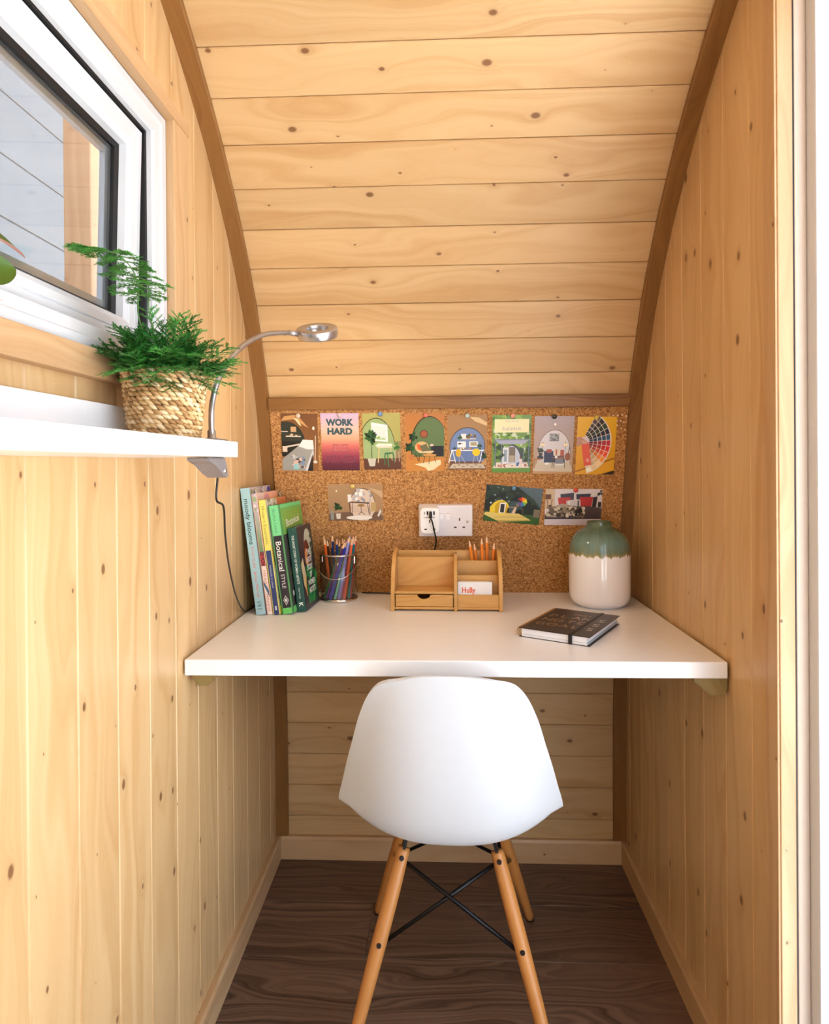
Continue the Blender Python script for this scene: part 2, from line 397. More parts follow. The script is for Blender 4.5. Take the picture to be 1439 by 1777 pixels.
# left wall with window opening ------------------------------------
WI0, WI1, WZ0, WZ1 = 0.725, 1.60, 1.296, 1.748
def wall_box_mesh(x0, x1, hole):
    bm = bmesh.new(); i0, i1, z0, z1 = hole
    def quadcol(a, b, zlo, ztop_fn):
        n = 8
        top = [(a + (b - a) * k / n) for k in range(n + 1)]
        prism(bm, [(-a, zlo), (-b, zlo)] + [(-t, ztop_fn(t)) for t in reversed(top)], 0, x0, x1)
    pt = lambda i: max(0.02, prof_z(min(max(i, .001), 2.719)) + .03)
    quadcol(0.0, i0, -.01, pt); quadcol(i1, 2.72, -.01, pt); quadcol(i0, i1, z1, pt)
    if z0 > 0.02: quadcol(i0, i1, -.01, lambda i: z0)
    return bm
wall_left = struct(obj('wall_left', wall_box_mesh(-.085, -.0155, (WI0, WI1, WZ0, WZ1)), M['outer']))
def side_planks(par, joints, left, hole):
    i0, i1, z0, z1 = hole
    for a, b in zip(joints, joints[1:]):
        n = 3; ts = [a + (b - a) * k / n for k in range(n + 1)]
        top = [(prof_z(min(max(t, .001), 2.719)) + .012, t) for t in ts]
        spans = [(0.0, None)]
        if a >= i0 - .03 and b <= i1 + .05: spans = ([(0.0, z0)] if z0 > .02 else []) + [(z1, None)]
        for lo, hi in spans:
            t_ = [(hi, t) for t in ts] if hi else top
            if min(q[0] for q in t_) < lo + .01: continue
            poly = [(lo, ts[0])] + t_ + [(lo, ts[-1])]
            if left: plank('plank', poly, .015, frame((0, 0, 0), (0, 0, 1), (0, -1, 0), (1, 0, 0)), M['pine'], par)
            else: plank('plank', [(p[0], -p[1]) for p in poly][::-1], .015, frame((W, 0, 0), (0, 0, 1), (0, 1, 0), (-1, 0, 0)), M['pine_r'], par)
side_planks(wall_left, [.0, .071, .176, .280, .385, .489, .594, .698] + [.698 + .1045 * k for k in range(1, 20)], True, (WI0, WI1, WZ0, WZ1))
DI0, DI1, DZ = 0.835, 2.25, 1.93
wall_right = struct(obj('wall_right', wall_box_mesh(W + .0155, W + .10, (DI0 - .012, DI1, 0, DZ)), M['outer']))
side_planks(wall_right, [0, .05, .15, .25, .35, .45, .55, .65, .748, .816] + [.835 + (2.25 - .835) * k / 14 for k in range(0, 15)] + [2.35, 2.45, 2.55, 2.65, 2.72], False, (DI0, DI1, 0, DZ))
# arch trims, cork strip, baseboards -----------------------------------
def arch_trim(name, x0, x1):
    bm = bmesh.new(); rows = []; n = 150
    for k in range(n + 1):
        s = .066 + (cum[-1] - .13) * k / n; p = at_s(s); t = (at_s(min(s + .02, cum[-1])) - at_s(max(s - .02, 0))).normalized(); nn = Vector((t.y, -t.x))
        r = []
        for x, h in ((x0, 0.0), (x1, 0.0), (x1, .012), (x1 - .002 if x1 < .5 else x1, .014), (x0 if x1 < .5 else x0 + .002, .014), (x0, .012)):
            q = p + nn * (h - .001); r.append(bm.verts.new((x, -q.x, q.y)))
        rows.append(r)
    for a, b in zip(rows, rows[1:]):
        for i in range(6): bm.faces.new((a[i], a[(i + 1) % 6], b[(i + 1) % 6], b[i]))
    bm.faces.new(rows[0][::-1]); bm.faces.new(rows[-1])
    return struct(obj(name, bm, M['oak_arch']))
arch_trim('trim_1', 0.0, .035); arch_trim('trim_2', W - .035, W)
CKV = Vector((0, -.124, .505)).normalized(); CKN = Vector((1, 0, 0)).cross(CKV)
CK0 = Vector((0, -.048, .777)) + CKN * .006       # cork face origin at desk level
# strip above the cork
zs = (1.283 - .777) / CKV.z
struct(obj('trim_3', B(.035, W - .035, zs, zs + .031, -.006, .010, bev=.001, seg=1), M['oak'], mw=frame(CK0, (1, 0, 0), CKV, CKN)))
cork = tag(obj('cork_board', B(.035, W - .035, .001, zs, -.005, 0), M['cork'], mw=frame(CK0, (1, 0, 0), CKV, CKN)), 'natural brown cork pinboard covering the wall above the white desk', 'pinboard')
def base(name, a, b, U, V):
    Lb = (Vector(b) - Vector(a)).length
    bm = prism(bmesh.new(), [(0, 0), (0, .065), (.011, .065), (.015, .058), (.015, 0)], 0, 0, Lb)   # (y=out, z=up)
    return struct(obj(name, bm, M['casing'], mw=frame(a, U, V, (0, 0, 1))))
base('baseboard_left', (0, -.001, 0), (0, -2.70, 0), (0, -1, 0), (1, 0, 0))
base('baseboard_right', (W, -.82, 0), (W, -.001, 0), (0, 1, 0), (-1, 0, 0))
base('baseboard_back', (W - .015, -.001, 0), (.015, -.001, 0), (-1, 0, 0), (0, -1, 0))
# window -----------------------------------------------------------
win = struct(empty('window_1', (0, -WI0, WZ0)))
# child coordinates: x into room, y = 0 at far side going negative to the camera, z up from the bottom of the frame
wl, wh = WI1 - WI0, WZ1 - WZ0
def ring_frame(x0, x1, a0, a1, z0, z1, w, lip=None):
    """mitred rectangular frame; section from x0 (outside) to x1 (room); lip: (width, depth) sloped bead on the inner edge"""
    bm = bmesh.new(); rows = []
    sec = [(0, x0), (0, x1 - .004), (.004, x1), (w - .012, x1), (w, x1 - .014), (w, x0)] if lip is None else lip
    for (ya, za, sy, sz) in ((-a0, z0, -1, 1), (-a1, z0, 1, 1), (-a1, z1, 1, -1), (-a0, z1, -1, -1)):
        rows.append([bm.verts.new((x, ya + sy * o, za + sz * o)) for o, x in sec])
    n = len(sec)
    for i in range(4):
        a, b = rows[i], rows[(i + 1) % 4]
        for k in range(n): bm.faces.new((a[k], a[(k + 1) % n], b[(k + 1) % n], b[k]))
    return bm
obj('window_frame', ring_frame(-.085, .002, 0, wl, 0, wh, .050, [(0, -.085), (0, -.002), (.004, .002), (.018, .002), (.021, -.001), (.037, -.003), (.040, -.008), (.040, -.040), (.052, -.042), (.052, -.085)]), M['upvc'], win)
obj('frame_seal', ring_frame(0, 0, .0402, wl - .0402, .0402, wh - .0402, .006, [(0, -.040), (0, -.016), (.0025, -.018), (.0025, -.040)]), M['black'], win)
sash = empty('sash', (-.020, -.0445, wh - .0445), (0, math.radians(1.7), 0), win)
sl, sh = wl - .089, wh - .089
obj('sash_frame', ring_frame(-.06, 0, 0, sl, -sh, 0, .056, [(0, -.05), (0, -.003), (.003, 0), (.014, 0), (.0155, -.0015), (.017, 0), (.030, -.001), (.039, -.008), (.041, -.020), (.041, -.05)]), M['upvc'], sash)
obj('gasket', ring_frame(0, 0, .041, sl - .041, -sh + .041, -.041, .008, [(0, -.046), (0, -.019), (.007, -.023), (.007, -.046)]), M['black'], sash)
obj('pane', B(-.030, -.026, -(sl - .042), -.042, -sh + .042, -.042), M['glass'], sash)
obj('spacer_bar', ring_frame(0, 0, .052, sl - .052, -sh + .052, -.052, .01, [(0, -.040), (0, -.031), (.010, -.031), (.010, -.040)]), M['silver'], sash)
obj('casing_board', B(-(wh + .02), .0395, 0, .063, -.001, .016, bev=.002), M['casing'], win, mw=frame((0, 0, 0), (0, 0, -1), (0, 1, 0), (1, 0, 0)))
obj('casing_board', B(-(wl + .14), 0, -.0395, 0, -.001, .019, bev=.002), M['casing'], win, mw=frame((0, 0, 0), (0, 1, 0), (0, 0, 1), (1, 0, 0)))
bm = bmesh.new(); prism(bm, [(.063, 0), (-(wl + .14), 0), (-(wl + .14), .075), (.063, .02)], 2, -.001, .018)
obj('casing_board', bm, M['casing'], win, mw=frame((0, 0, wh), (0, 1, 0), (0, 0, 1), (1, 0, 0)))
# door opening on the right ---------------------------------------------
dr = struct(empty('door_1', (W, -DI0, 0)))
obj('casing_board', B(0, DZ + .05, 0, .036, -.001, .0035, bev=.001), M['casing'], dr, mw=frame((0, 0, 0), (0, 0, 1), (0, 1, 0), (-1, 0, 0)))
obj('lining_board', B(0, DZ, 0, .0235, -.002, .018, bev=.0015), M['casing'], dr, mw=frame((0, 0, 0), (0, 0, 1), (1, 0, 0), (0, 1, 0)))
obj('seal_strip', B(.0235, .0255, -.001, .02, 0, DZ), M['black'], dr)
obj('jamb', B(.0255, .044, -.002, .02, 0, DZ, bev=.002), M['upvc_cream'], dr)
obj('door_frame', B(.044, .105, -.026, .02, 0, DZ, bev=.003), M['upvc'], dr)
obj('door_frame', B(.044, .105, -(DI1 - DI0), -(DI1 - DI0) + .045, 0, DZ, bev=.003), M['upvc'], dr)
obj('door_frame', B(.044, .105, -(DI1 - DI0) + .045, -.026, DZ - .05, DZ, bev=.003), M['upvc'], dr)
obj('threshold', B(.0, .105, -(DI1 - DI0), 0, -.02, .012, bev=.003), M['upvc'], dr)
w2 = struct(empty('added_window'))  # assumed opening out of view, added to light the chair and back wall
gA, gB = at_s(s_g0), at_s(s_g1); gV = Vector((0, -(gB.x - gA.x), gB.y - gA.y)); gL = gV.length; gV.normalize()
w2.matrix_world = frame((W, -gA.x, gA.y), (-1, 0, 0), gV, Vector((-1, 0, 0)).cross(gV))
GX = .46                                             # pane width; the rest is boarded to keep light off the right wall
for nm, bb in (('window_frame', (0, .05, 0, gL)), ('window_frame', (GX - .05, GX, 0, gL)), ('window_frame', (.05, GX - .05, 0, .05)), ('window_frame', (.05, GX - .05, gL - .05, gL))):
    obj(nm, B(*bb, -.06, .0, bev=.003), M['upvc'], w2)
obj('pane', B(.05, GX - .05, .05, gL - .05, -.034, -.030), M['glass'], w2)
fb = struct(obj('wall_front_boards', B(GX, W, 0, gL, -.05, -.016), M['outer'], mw=w2.matrix_world.copy())); fb.name = 'front_light_block'  # added wall panel, out of view, blocks part of the front light
nbd = 18
for k in range(nbd):
    plank('plank', [(GX, gL * k / nbd), (W, gL * k / nbd), (W, gL * (k + 1) / nbd), (GX, gL * (k + 1) / nbd)], .015, Matrix.Identity(4), M['pine'], fb)
# outside -----------------------------------------------------------
struct(obj('ground', B(-6, 7, -8, 5, -.30, -.20), M['paving']))
fence = empty('painted_board_screen', (-.85, 0, -.2)); tag(fence, 'pale painted horizontal board screen outside beyond the window glass', 'board screen')
for k in range(16):
    obj('board', B(0, .02, -4.2, 1.2, .19 * k + .004, .19 * k + .19, bev=.004, seg=1), M['pale_board'], fence)
for yy in (-3.6, -1.6, .6): obj('post', B(-.06, 0, yy, yy + .08, 0, 3.04), M['pale_board'], fence)
tag(obj('timber_post', B(-.2, 2.9, -.035, .035, -.022, .022, bev=.003), M['post'], mw=frame(Vector((-.42, on_plane(142, 350, (-.42, 0, 0), Vector((1, 0, 0))).y, 0)), (0, 0, 1), (1, 0, 0), (0, 1, 0))), 'square orange-brown post added outside for the orange strip in the window glass', 'post')  # added post, stands in for the orange strip in the window glass
# ------------------------------------------------------------------ desk
DT = .777; DF = -.672
desk = tag(empty('desk', (0, 0, DT)), 'wide white built-in desk top fixed between the two wooden walls', 'desk')
obj('desktop', B(.004, W - .006, DF, -.052, -.030, 0, bev=.0022), M['white'], desk)
for sec, y1 in (([(.010, -.030), (.058, -.030), (.058, -.038), (.040, -.056), (.022, -.056), (.010, -.042)], .650), ([(W - .003, -.030), (W - .062, -.030), (W - .062, -.038), (W - .034, -.063), (W - .010, -.063), (W - .003, -.052)][::-1], .663)):
    bm = bmesh.new(); prism(bm, sec, 0, .09, y1)
    obj('support_batten', bm, M['treated'], desk, mw=frame((0, 0, 0), (0, -1, 0), (1, 0, 0), (0, 0, 1)))
# ------------------------------------------------------------------ wall shelf
SX, SE, SZ = .16, -.834, 1.174
shelf = tag(empty('wall_shelf', (0, SE, SZ)), 'thick white wall shelf below the window on the left wall', 'shelf')
obj('shelf_board', B(.001, SX, -.86, 0, -.0245, 0, bev=.0015), M['white'], shelf)
obj('back_upstand', B(.001, .020, -.86, -.07, 0, .049, bev=.001), M['white'], shelf)
# ------------------------------------------------------------------ chair
def make_chair():
    root = tag(empty('chair', (.499, -.445, 0), (0, 0, math.radians(-2.0))), 'white moulded shell chair with splayed wooden legs tucked under the desk', 'chair')
    # rows along the shell from the front lip, under the sitter and up the back: y, z, half width, edge offset (dy, dz)
    rows = [(.235, .418, .192, 0, .004), (.215, .432, .200, 0, .010), (.15, .428, .207, -.005, .026), (.05, .412, .211, -.01, .046), (-.06, .400, .212, 0, .060),
            (-.13, .399, .212, .02, .066), (-.175, .412, .211, .045, .058), (-.205, .445, .207, .066, .044), (-.225, .49, .198, .072, .030),
            (-.243, .55, .185, .066, .018), (-.258, .61, .170, .056, .008), (-.272, .67, .154, .044, .002), (-.284, .725, .134, .030, -.004), (-.291, .758, .113, .018, -.010), (-.294, .772, .092, .010, -.014)]
    # smooth the rows
    cols = list(zip(*rows)); n = 5
    R3 = []
    for i in range(len(rows) - 1):
        for k in range(n):
            t = k / n
            def cr(c):
                g = lambda q: c[max(0, min(len(c) - 1, q))]
                a, b, d, e = g(i - 1), g(i), g(i + 1), g(i + 2)
                return 0.5 * (2 * b + (d - a) * t + (2 * a - 5 * b + 4 * d - e) * t * t + (3 * b - a - 3 * d + e) * t ** 3)
            R3.append([cr(c) for c in cols])
    R3.append(list(rows[-1]))
    bm = bmesh.new(); G = []; m = 28
    for (y, z, w, dy, dz) in R3:
        r = []
        for k in range(m + 1):
            u = -1 + 2 * k / m; a = abs(u)
            e = a ** 2.6
            lip = max(0, a - .93) / .07
            x = math.copysign((a - .03 * lip * 0) * w, u)
            r.append(bm.verts.new((x + math.copysign(.009 * lip * lip, u), y + dy * e, z + dz * e)))
        G.append(r)
    for a, b in zip(G, G[1:]):
        for k in range(m): bm.faces.new((a[k], a[k + 1], b[k + 1], b[k]))
    sh = obj('seat_shell', bm, M['shell'], root, smooth=True)
    so = sh.modifiers.new('thickness', 'SOLIDIFY'); so.thickness = .006; so.offset = 0
    bv = sh.modifiers.new('rim', 'BEVEL'); bv.width = .0022; bv.segments = 2; bv.limit_method = 'ANGLE'; bv.angle_limit = math.radians(60)
    # legs
    legs = {}
    for sx in (-1, 1):
        for fr in (0, 1):
            top = Vector((sx * .088, (.075 if fr else -.075), .372)); foot = Vector((sx * (.190 if fr else .194), (.210 if fr else -.212), .006))
            ax = (foot - top); Ln = ax.length; ax.normalize()
            V_ = Vector((0, 1, 0)); V_ = (V_ - ax * V_.dot(ax)).normalized(); N_ = ax.cross(V_)
            pts = [(.026, .0122), (.034, .0134), (.10, .0150), (.20, .0150), (Ln - .12, .0135), (Ln - .01, .0105), (Ln, .0095)]
            bm = bmesh.new(); tube(bm, [(p, 0, 0) for p, r in pts], [r for p, r in pts], 16)
            lg = obj('leg', bm, M['beech'], root, smooth=True, mw=frame(top, ax, V_, N_))
            obj('foot_pad', tube(bmesh.new(), [(Ln - .001, 0, 0), (Ln + .006, 0, 0)], .0098, 12), M['black'], lg)
            # steel bracket running up inside the split top of the leg
            obj('leg_bracket', B(-.034, .070, -.0125, .0125, -.0032, .0032, bev=.001, seg=1), M['blackmetal'], lg)
            for q in (.045, .200):
                # screws on the side facing away from the middle of the chair
                side = Vector((0, -1 if not fr else 1, 0)); dl = Vector((side.dot(ax), side.dot(V_), side.dot(N_))); dl = Vector((0, dl.y, dl.z)).normalized()
                c = Vector((q, 0, 0)) + dl * .0138
                tube_bm = tube(bmesh.new(), [c, c + dl * .0035], [.0052, .0042], 10)
                obj('screw', tube_bm, M['screw'], lg)
            legs[(sx, fr)] = (top, ax)
    def on_leg(k, q): t, a = legs[k]; return t + a * q
    # upper square of rods and crossed braces
    def rod(name, a, b, r=.0042):
        bm = bmesh.new(); tube(bm, [a, b], r, 8); obj(name, bm, M['blackmetal'], root, smooth=True)
    for fr in (0, 1):
        rod('cross_brace', on_leg((-1, fr), .055) + Vector((.012, 0, 0)), on_leg((1, fr), .200) + Vector((-.012, 0, 0)))
        rod('cross_brace', on_leg((1, fr), .055) + Vector((-.012, .006, 0)), on_leg((-1, fr), .200) + Vector((.012, .006, 0)))
    for sx in (-1, 1):
        rod('cross_brace', on_leg((sx, 0), .055), on_leg((sx, 1), .200)); rod('cross_brace', on_leg((sx, 1), .055) + Vector((-sx * .006, 0, 0)), on_leg((sx, 0), .200) + Vector((-sx * .006, 0, 0)))
        rod('seat_rail', Vector((sx * .088, -.085, .388)), Vector((sx * .088, .085, .388)), .006)
    for fr in (-1, 1): rod('seat_rail', Vector((-.095, fr * .075, .392)), Vector((.095, fr * .075, .392)), .006)
    return root
make_chair()
# ------------------------------------------------------------------ books
def book(name, label, x, y, t, wd_, h, yaw, lean, spine_fn, cover_fn, cover_rgb, hard=True, tab=None):
    root = tag(empty(name, (x, y, DT + .0005)), label, 'book', 'books leaning in the desk corner')
    root.rotation_mode = 'ZYX' if False else 'XYZ'
    root.matrix_world = Matrix.Translation((x, y, DT + .0005)) @ Matrix.Rotation(math.radians(yaw), 4, 'Z') @ Matrix.Rotation(math.radians(lean), 4, 'Y')
    cm = foil(name + '_board', cover_rgb, 0.4)
    bt = .0022 if hard else .0008; ov = .003 if hard else .0
    bm = bmesh.new(); box(bm, 0, bt, 0, wd_, 0, h, bev=.0004, seg=1); box(bm, t - bt, t, 0, wd_, 0, h, bev=.0004, seg=1)
    # slightly rounded spine
    sec = [(0, .004), (0, .0012), (t * .12, .0), (t * .88, .0), (t, .0012), (t, .004)]
    prism(bm, sec, 2, 0, h)
    cv = obj('cover', bm, cm, root)
    obj('page_block', B(bt, t - bt, .0035, wd_ - ov, ov, h - ov), M['paper'], root)
    a = Art(t * .76, h); spine_fn(a, t * .76, h); a.build('spine_print', M['cover'], cv, frame((t * .12, -.0001, 0), (1, 0, 0), (0, 0, 1), (0, -1, 0)))
    a = Art(wd_ - .004, h); cover_fn(a, wd_ - .004, h); a.build('cover_print', M['cover'], cv, frame((t + .0001, .004, 0), (0, 1, 0), (0, 0, 1), (1, 0, 0)))
    if tab: obj('bookmark', B(t * .5 - .0004, t * .5 + .0004, wd_ * .86, wd_ * .92, h * .9, h + .012), foil('bookmark_grey', (150, 152, 160)), root)
    return root
DN = -PI / 2
def sp1(a, w, h):
    a.rect(0, 0, 1, 1, (166, 204, 212))
    a.text('moody blooms', .5, .735, w * .62, (34, 74, 76), .012, DN, fit=h * .36)
    a.text('Tricia Guild · James Merrell', .5, .34, w * .36, (226, 98, 98), 0, DN, fit=h * .40)
    for k, t_ in enumerate(('ACC', 'ART')): a.text(t_, .5, .098 - .026 * k, w * .30, (40, 50, 56), .02, 0, fit=w * .62)
    a.text('BOOKS', .5, .046, w * .18, (40, 50, 56), .02, 0, fit=w * .62)
def co1(a, w, h):
    a.rect(0, 0, 1, 1, (196, 176, 176)); a.blobs(0, .9, 1, 1, [(120, 140, 90), (214, 206, 216), (92, 84, 150), (160, 168, 120), (226, 220, 214)], 60, .04, 3)
    a.ell(.9, .965, .09, .03, (78, 70, 150)); a.blobs(0, 0, 1, .9, [(180, 140, 150), (120, 140, 100), (222, 190, 190)], 60, .1, 4)
book('book', 'tall pale blue book with teal and red spine lettering beside the wall', .0390, -.326, .0225, .185, .305, 0, -7.0, sp1, co1, (166, 204, 212))
def sp2(a, w, h):
    a.rect(0, 0, 1, 1, (236, 224, 216)); a.grad(0, .52, 1, 1, (120, 150, 96), (206, 190, 200)); a.blobs(0, .8, 1, 1, [(232, 214, 222), (196, 170, 196), (150, 170, 130)], 14, .5, 5)
    a.rect(0, .40, 1, .52, (62, 48, 66)); a.text('HEAD', .5, .455, w * .8, (214, 66, 60), .01, DN, fit=h * .11)
    a.text('HEART', .5, .29, w * .55, (226, 120, 104), 0, DN, fit=h * .15); a.poly([(0, .24), (1, .14), (1, .20), (0, .28)], (62, 104, 140)); a.text('HANDS', .5, .10, w * .55, (226, 120, 104), 0, DN, fit=h * .14)
def co2(a, w, h):
    a.grad(0, 0, 1, 1, (240, 186, 160), (240, 178, 150)); a.rect(0, .9, .3, 1, (226, 196, 190)); a.ell(.42, .94, .14, .05, (214, 150, 160))
book('book', 'slim book with floral and white spine, red lettering, peach cover', .0645, -.322, .0135, .180, .292, -1, -7.3, sp2, co2, (238, 190, 166), hard=False)
def sp3(a, w, h):
    a.rect(0, 0, 1, 1, (52, 66, 120)); a.rect(0, .56, 1, 1, (238, 224, 112)); a.rect(0, 0, 1, .03, (48, 62, 116))
    a.text('Modern Essentials', .5, .78, w * .55, (150, 140, 70), 0, DN, fit=h * .33); a.text('botanicals in colour', .5, .33, w * .36, (206, 210, 226), 0, DN, fit=h * .2); a.rect(.35, .04, .65, .075, (230, 230, 240))
def co3(a, w, h):
    a.rect(0, 0, 1, 1, (206, 200, 186)); a.rect(.45, .88, 1, 1, (214, 130, 84)); a.blobs(.1, .86, .5, 1, [(150, 160, 120), (228, 224, 214), (110, 120, 90)], 20, .05, 8)
    a.rect(0, .40, .4, .58, (214, 164, 80)); a.blobs(0, 0, 1, .5, [(90, 120, 70), (220, 220, 205), (50, 60, 50), (150, 130, 90)], 60, .09, 9); a.rect(0, 0, 1, .07, (238, 232, 60))
book('book', 'yellow and navy spined book with a grey bookmark between others', .0800, -.324, .0165, .178, .276, -2, -7.3, sp3, co3, (230, 222, 120), tab=True)
def sp4(a, w, h):
    a.rect(0, 0, 1, 1, (44, 42, 52)); a.rect(0, .72, 1, 1, (122, 214, 150)); a.rect(0, 0, 1, .055, (112, 208, 112))
    a.text('SELINA LAKE', .42, .86, w * .28, (74, 150, 112), 0, DN, fit=h * .22); a.text('Botanical', .5, .53, w * .62, (244, 244, 240), .004, DN, fit=h * .27); a.text('STYLE', .5, .30, w * .42, (226, 224, 226), 0, DN, fit=h * .13)
    a.poly([(.5, .17), (.82, .125), (.5, .08), (.18, .125)], (220, 220, 224)); a.poly([(.5, .16), (.74, .125), (.5, .09), (.26, .125)], (44, 42, 52)); a.poly([(.5, .145), (.64, .125), (.5, .105), (.36, .125)], (240, 240, 240))
def co4(a, w, h):
    a.rect(0, 0, 1, 1, (66, 62, 60)); a.rect(0, .72, 1, 1, (112, 178, 84)); a.rect(0, .965, 1, 1, (110, 206, 130)); a.rect(.1, .76, .9, .93, (128, 172, 72))
    a.text('Botanical', .5, .83, h * .07, (246, 246, 236), .004, .06, fit=w * .62); a.rect(.22, .2, .52, .70, (216, 220, 222)); a.blobs(.1, .06, .95, .45, [(60, 84, 50), (206, 210, 200), (96, 110, 80), (40, 40, 44)], 50, .07, 11); a.rect(0, 0, 1, .055, (112, 208, 112))
book('book', 'green and black botanical book with white script on its spine', .0998, -.318, .0275, .182, .262, -3.5, -7.4, sp4, co4, (84, 150, 90))
def sp5(a, w, h):
    a.rect(0, 0, 1, 1, (30, 82, 74)); a.text('THE SHORT STORY OF WOMEN ARTISTS', .5, .62, w * .36, (232, 240, 234), .01, DN, fit=h * .58)
    a.text('Susie Hodge', .5, .22, w * .24, (220, 230, 226), 0, DN, fit=h * .13); a.text('K', .5, .085, w * .62, (240, 244, 242), .03, DN)
def co5(a, w, h):
    a.rect(0, 0, 1, 1, (52, 44, 50)); a.ell(.62, .72, .34, .24, (70, 58, 60)); a.ell(.64, .76, .26, .19, (182, 184, 164)); a.ell(.5, .66, .20, .16, (96, 36, 26)); a.ell(.46, .60, .13, .12, (206, 140, 84)); a.ell(.6, .62, .1, .13, (84, 30, 24))
    a.poly([(.0, .55), (.16, .62), (.26, .4), (.18, .2), (.05, .3)], (206, 190, 150)); a.poly([(.25, .05), (.3, .5), (.55, .52), (.95, .3), (.9, .06)], (36, 132, 66)); a.blobs(.3, .05, .95, .45, [(24, 92, 48), (52, 156, 80), (30, 40, 40)], 26, .09, 12)
    a.poly([(.12, .38), (.22, .40), (.2, .14), (.14, .2)], (224, 172, 84)); a.blobs(.78, .6, 1, .9, [(40, 70, 56), (30, 50, 44)], 14, .07, 13)
    for k, t_ in enumerate(('THE', 'SHORT', 'STORY', 'OF', 'WOMEN', 'ARTISTS')): a.text(t_, .58, .66 - .092 * k, h * .066, (248, 248, 246), .018, 0, sx=.8)
book('book', 'dark green book with white title over a painted portrait cover, nearest the bucket', .1318, -.293, .0215, .128, .205, -4, -7, sp5, co5, (30, 76, 70))
# ------------------------------------------------------------------ clear bucket with coloured pencils
BX, BY, BR, BH = .208, -.143, .0495, .122
bk = tag(empty('pencil_bucket', (BX, BY, DT)), 'clear bucket with metal rim and wire handle full of coloured pencils', 'bucket')
obj('body', lathe(bmesh.new(), [(BR - .003, .004), (BR, .006), (BR, BH), (BR - .0012, BH), (BR - .0012, .006)], 48), M['clear'], bk, smooth=True)
obj('base_ring', lathe(bmesh.new(), [(0, .0), (BR + .001, 0), (BR + .0018, .004), (BR + .001, .008), (BR - .002, .008), (BR - .002, .004), (0, .004)], 48), M['chrome'], bk, smooth=True)
obj('rim', lathe(bmesh.new(), [(BR - .0012, BH - .002), (BR + .0014, BH - .003), (BR + .0022, BH), (BR + .001, BH + .002), (BR - .0012, BH + .0015), (BR - .0012, BH - .002)], 48), M['chrome'], bk, smooth=True)
for s in (-1, 1):
    ear = obj('handle_ear', B(-.007, .007, -.002, .002, -.010, .010, bev=.0015), M['chrome'], bk, mw=frame((s * (BR + .002) * math.cos(.5), -s * (BR + .002) * math.sin(.5) * .6, BH - .014), (0, 1, 0), (-1, 0, 0), (0, 0, 1)))
    obj('rivet', lathe(bmesh.new(), [(0, .006), (.003, .005), (.0045, .002), (.0045, 0), (0, 0)], 12), M['chrome'], ear, smooth=True, mw=frame((0, 0, 0), (1, 0, 0), (0, 0, -1), (0, 1, 0)))
hp = []
for k in range(25):
    t = PI * k / 24; c = Vector((math.cos(PI - t) * (BR + .005), -.004 - math.sin(t) * (BR + .006), BH - .014 - math.sin(t) * .045)); hp.append(c)
obj('handle', tube(bmesh.new(), hp, .0011, 6), M['chrome'], bk, smooth=True)
def make_pencil(name, label, rgb, base_pt, top_pt, group, cat='pencil', lead=None, rr=.0036):
    a, b = Vector(base_pt), Vector(top_pt); d = (b - a); L = d.length; d.normalize()
    V_ = d.orthogonal().normalized(); mw = frame(a, V_, d.cross(V_), d)
    root = obj(name, lathe(bmesh.new(), [(0, 0), (rr, 0), (rr, L - .019), (rr * .98, L - .0185), (0, L - .0185)], 6), foil(name + '_paint', rgb, .32), None, mw=mw)
    tag(root, label, cat, group)
    obj('sharpened_wood', lathe(bmesh.new(), [(rr * .96, L - .0190), (.0012, L - .004), (0, L - .004)], 10), M['pencilwood'], root, smooth=True)
    obj('lead', lathe(bmesh.new(), [(.00125, L - .0042), (.0003, L), (0, L)], 8), foil(name + '_lead', lead or rgb, .4), root)
M['pencilwood'] = plain('pencil_wood', (232, 192, 158), .6)
cols = [('amber', (236, 160, 40)), ('burnt orange', (216, 92, 26)), ('dark brown', (70, 40, 26)), ('black', (24, 22, 24)), ('navy', (28, 38, 88)), ('royal blue', (40, 84, 190)), ('grey', (104, 104, 110)),
        ('chestnut brown', (140, 82, 44)), ('lime green', (130, 184, 60)), ('dark green', (22, 74, 44)), ('sky blue', (88, 140, 206)), ('olive', (120, 116, 40)), ('bright green', (28, 140, 62)), ('plum', (92, 44, 100)),
        ('violet', (112, 78, 160)), ('cobalt blue', (58, 74, 190)), ('mint', (120, 206, 176)), ('periwinkle', (140, 140, 214)), ('pink', (218, 122, 158)), ('rose red', (200, 60, 76)), ('coral', (228, 96, 66)), ('gold yellow', (222, 180, 40)), ('teal', (30, 120, 124)), ('scarlet', (196, 40, 40))]
Rp = random.Random(5)
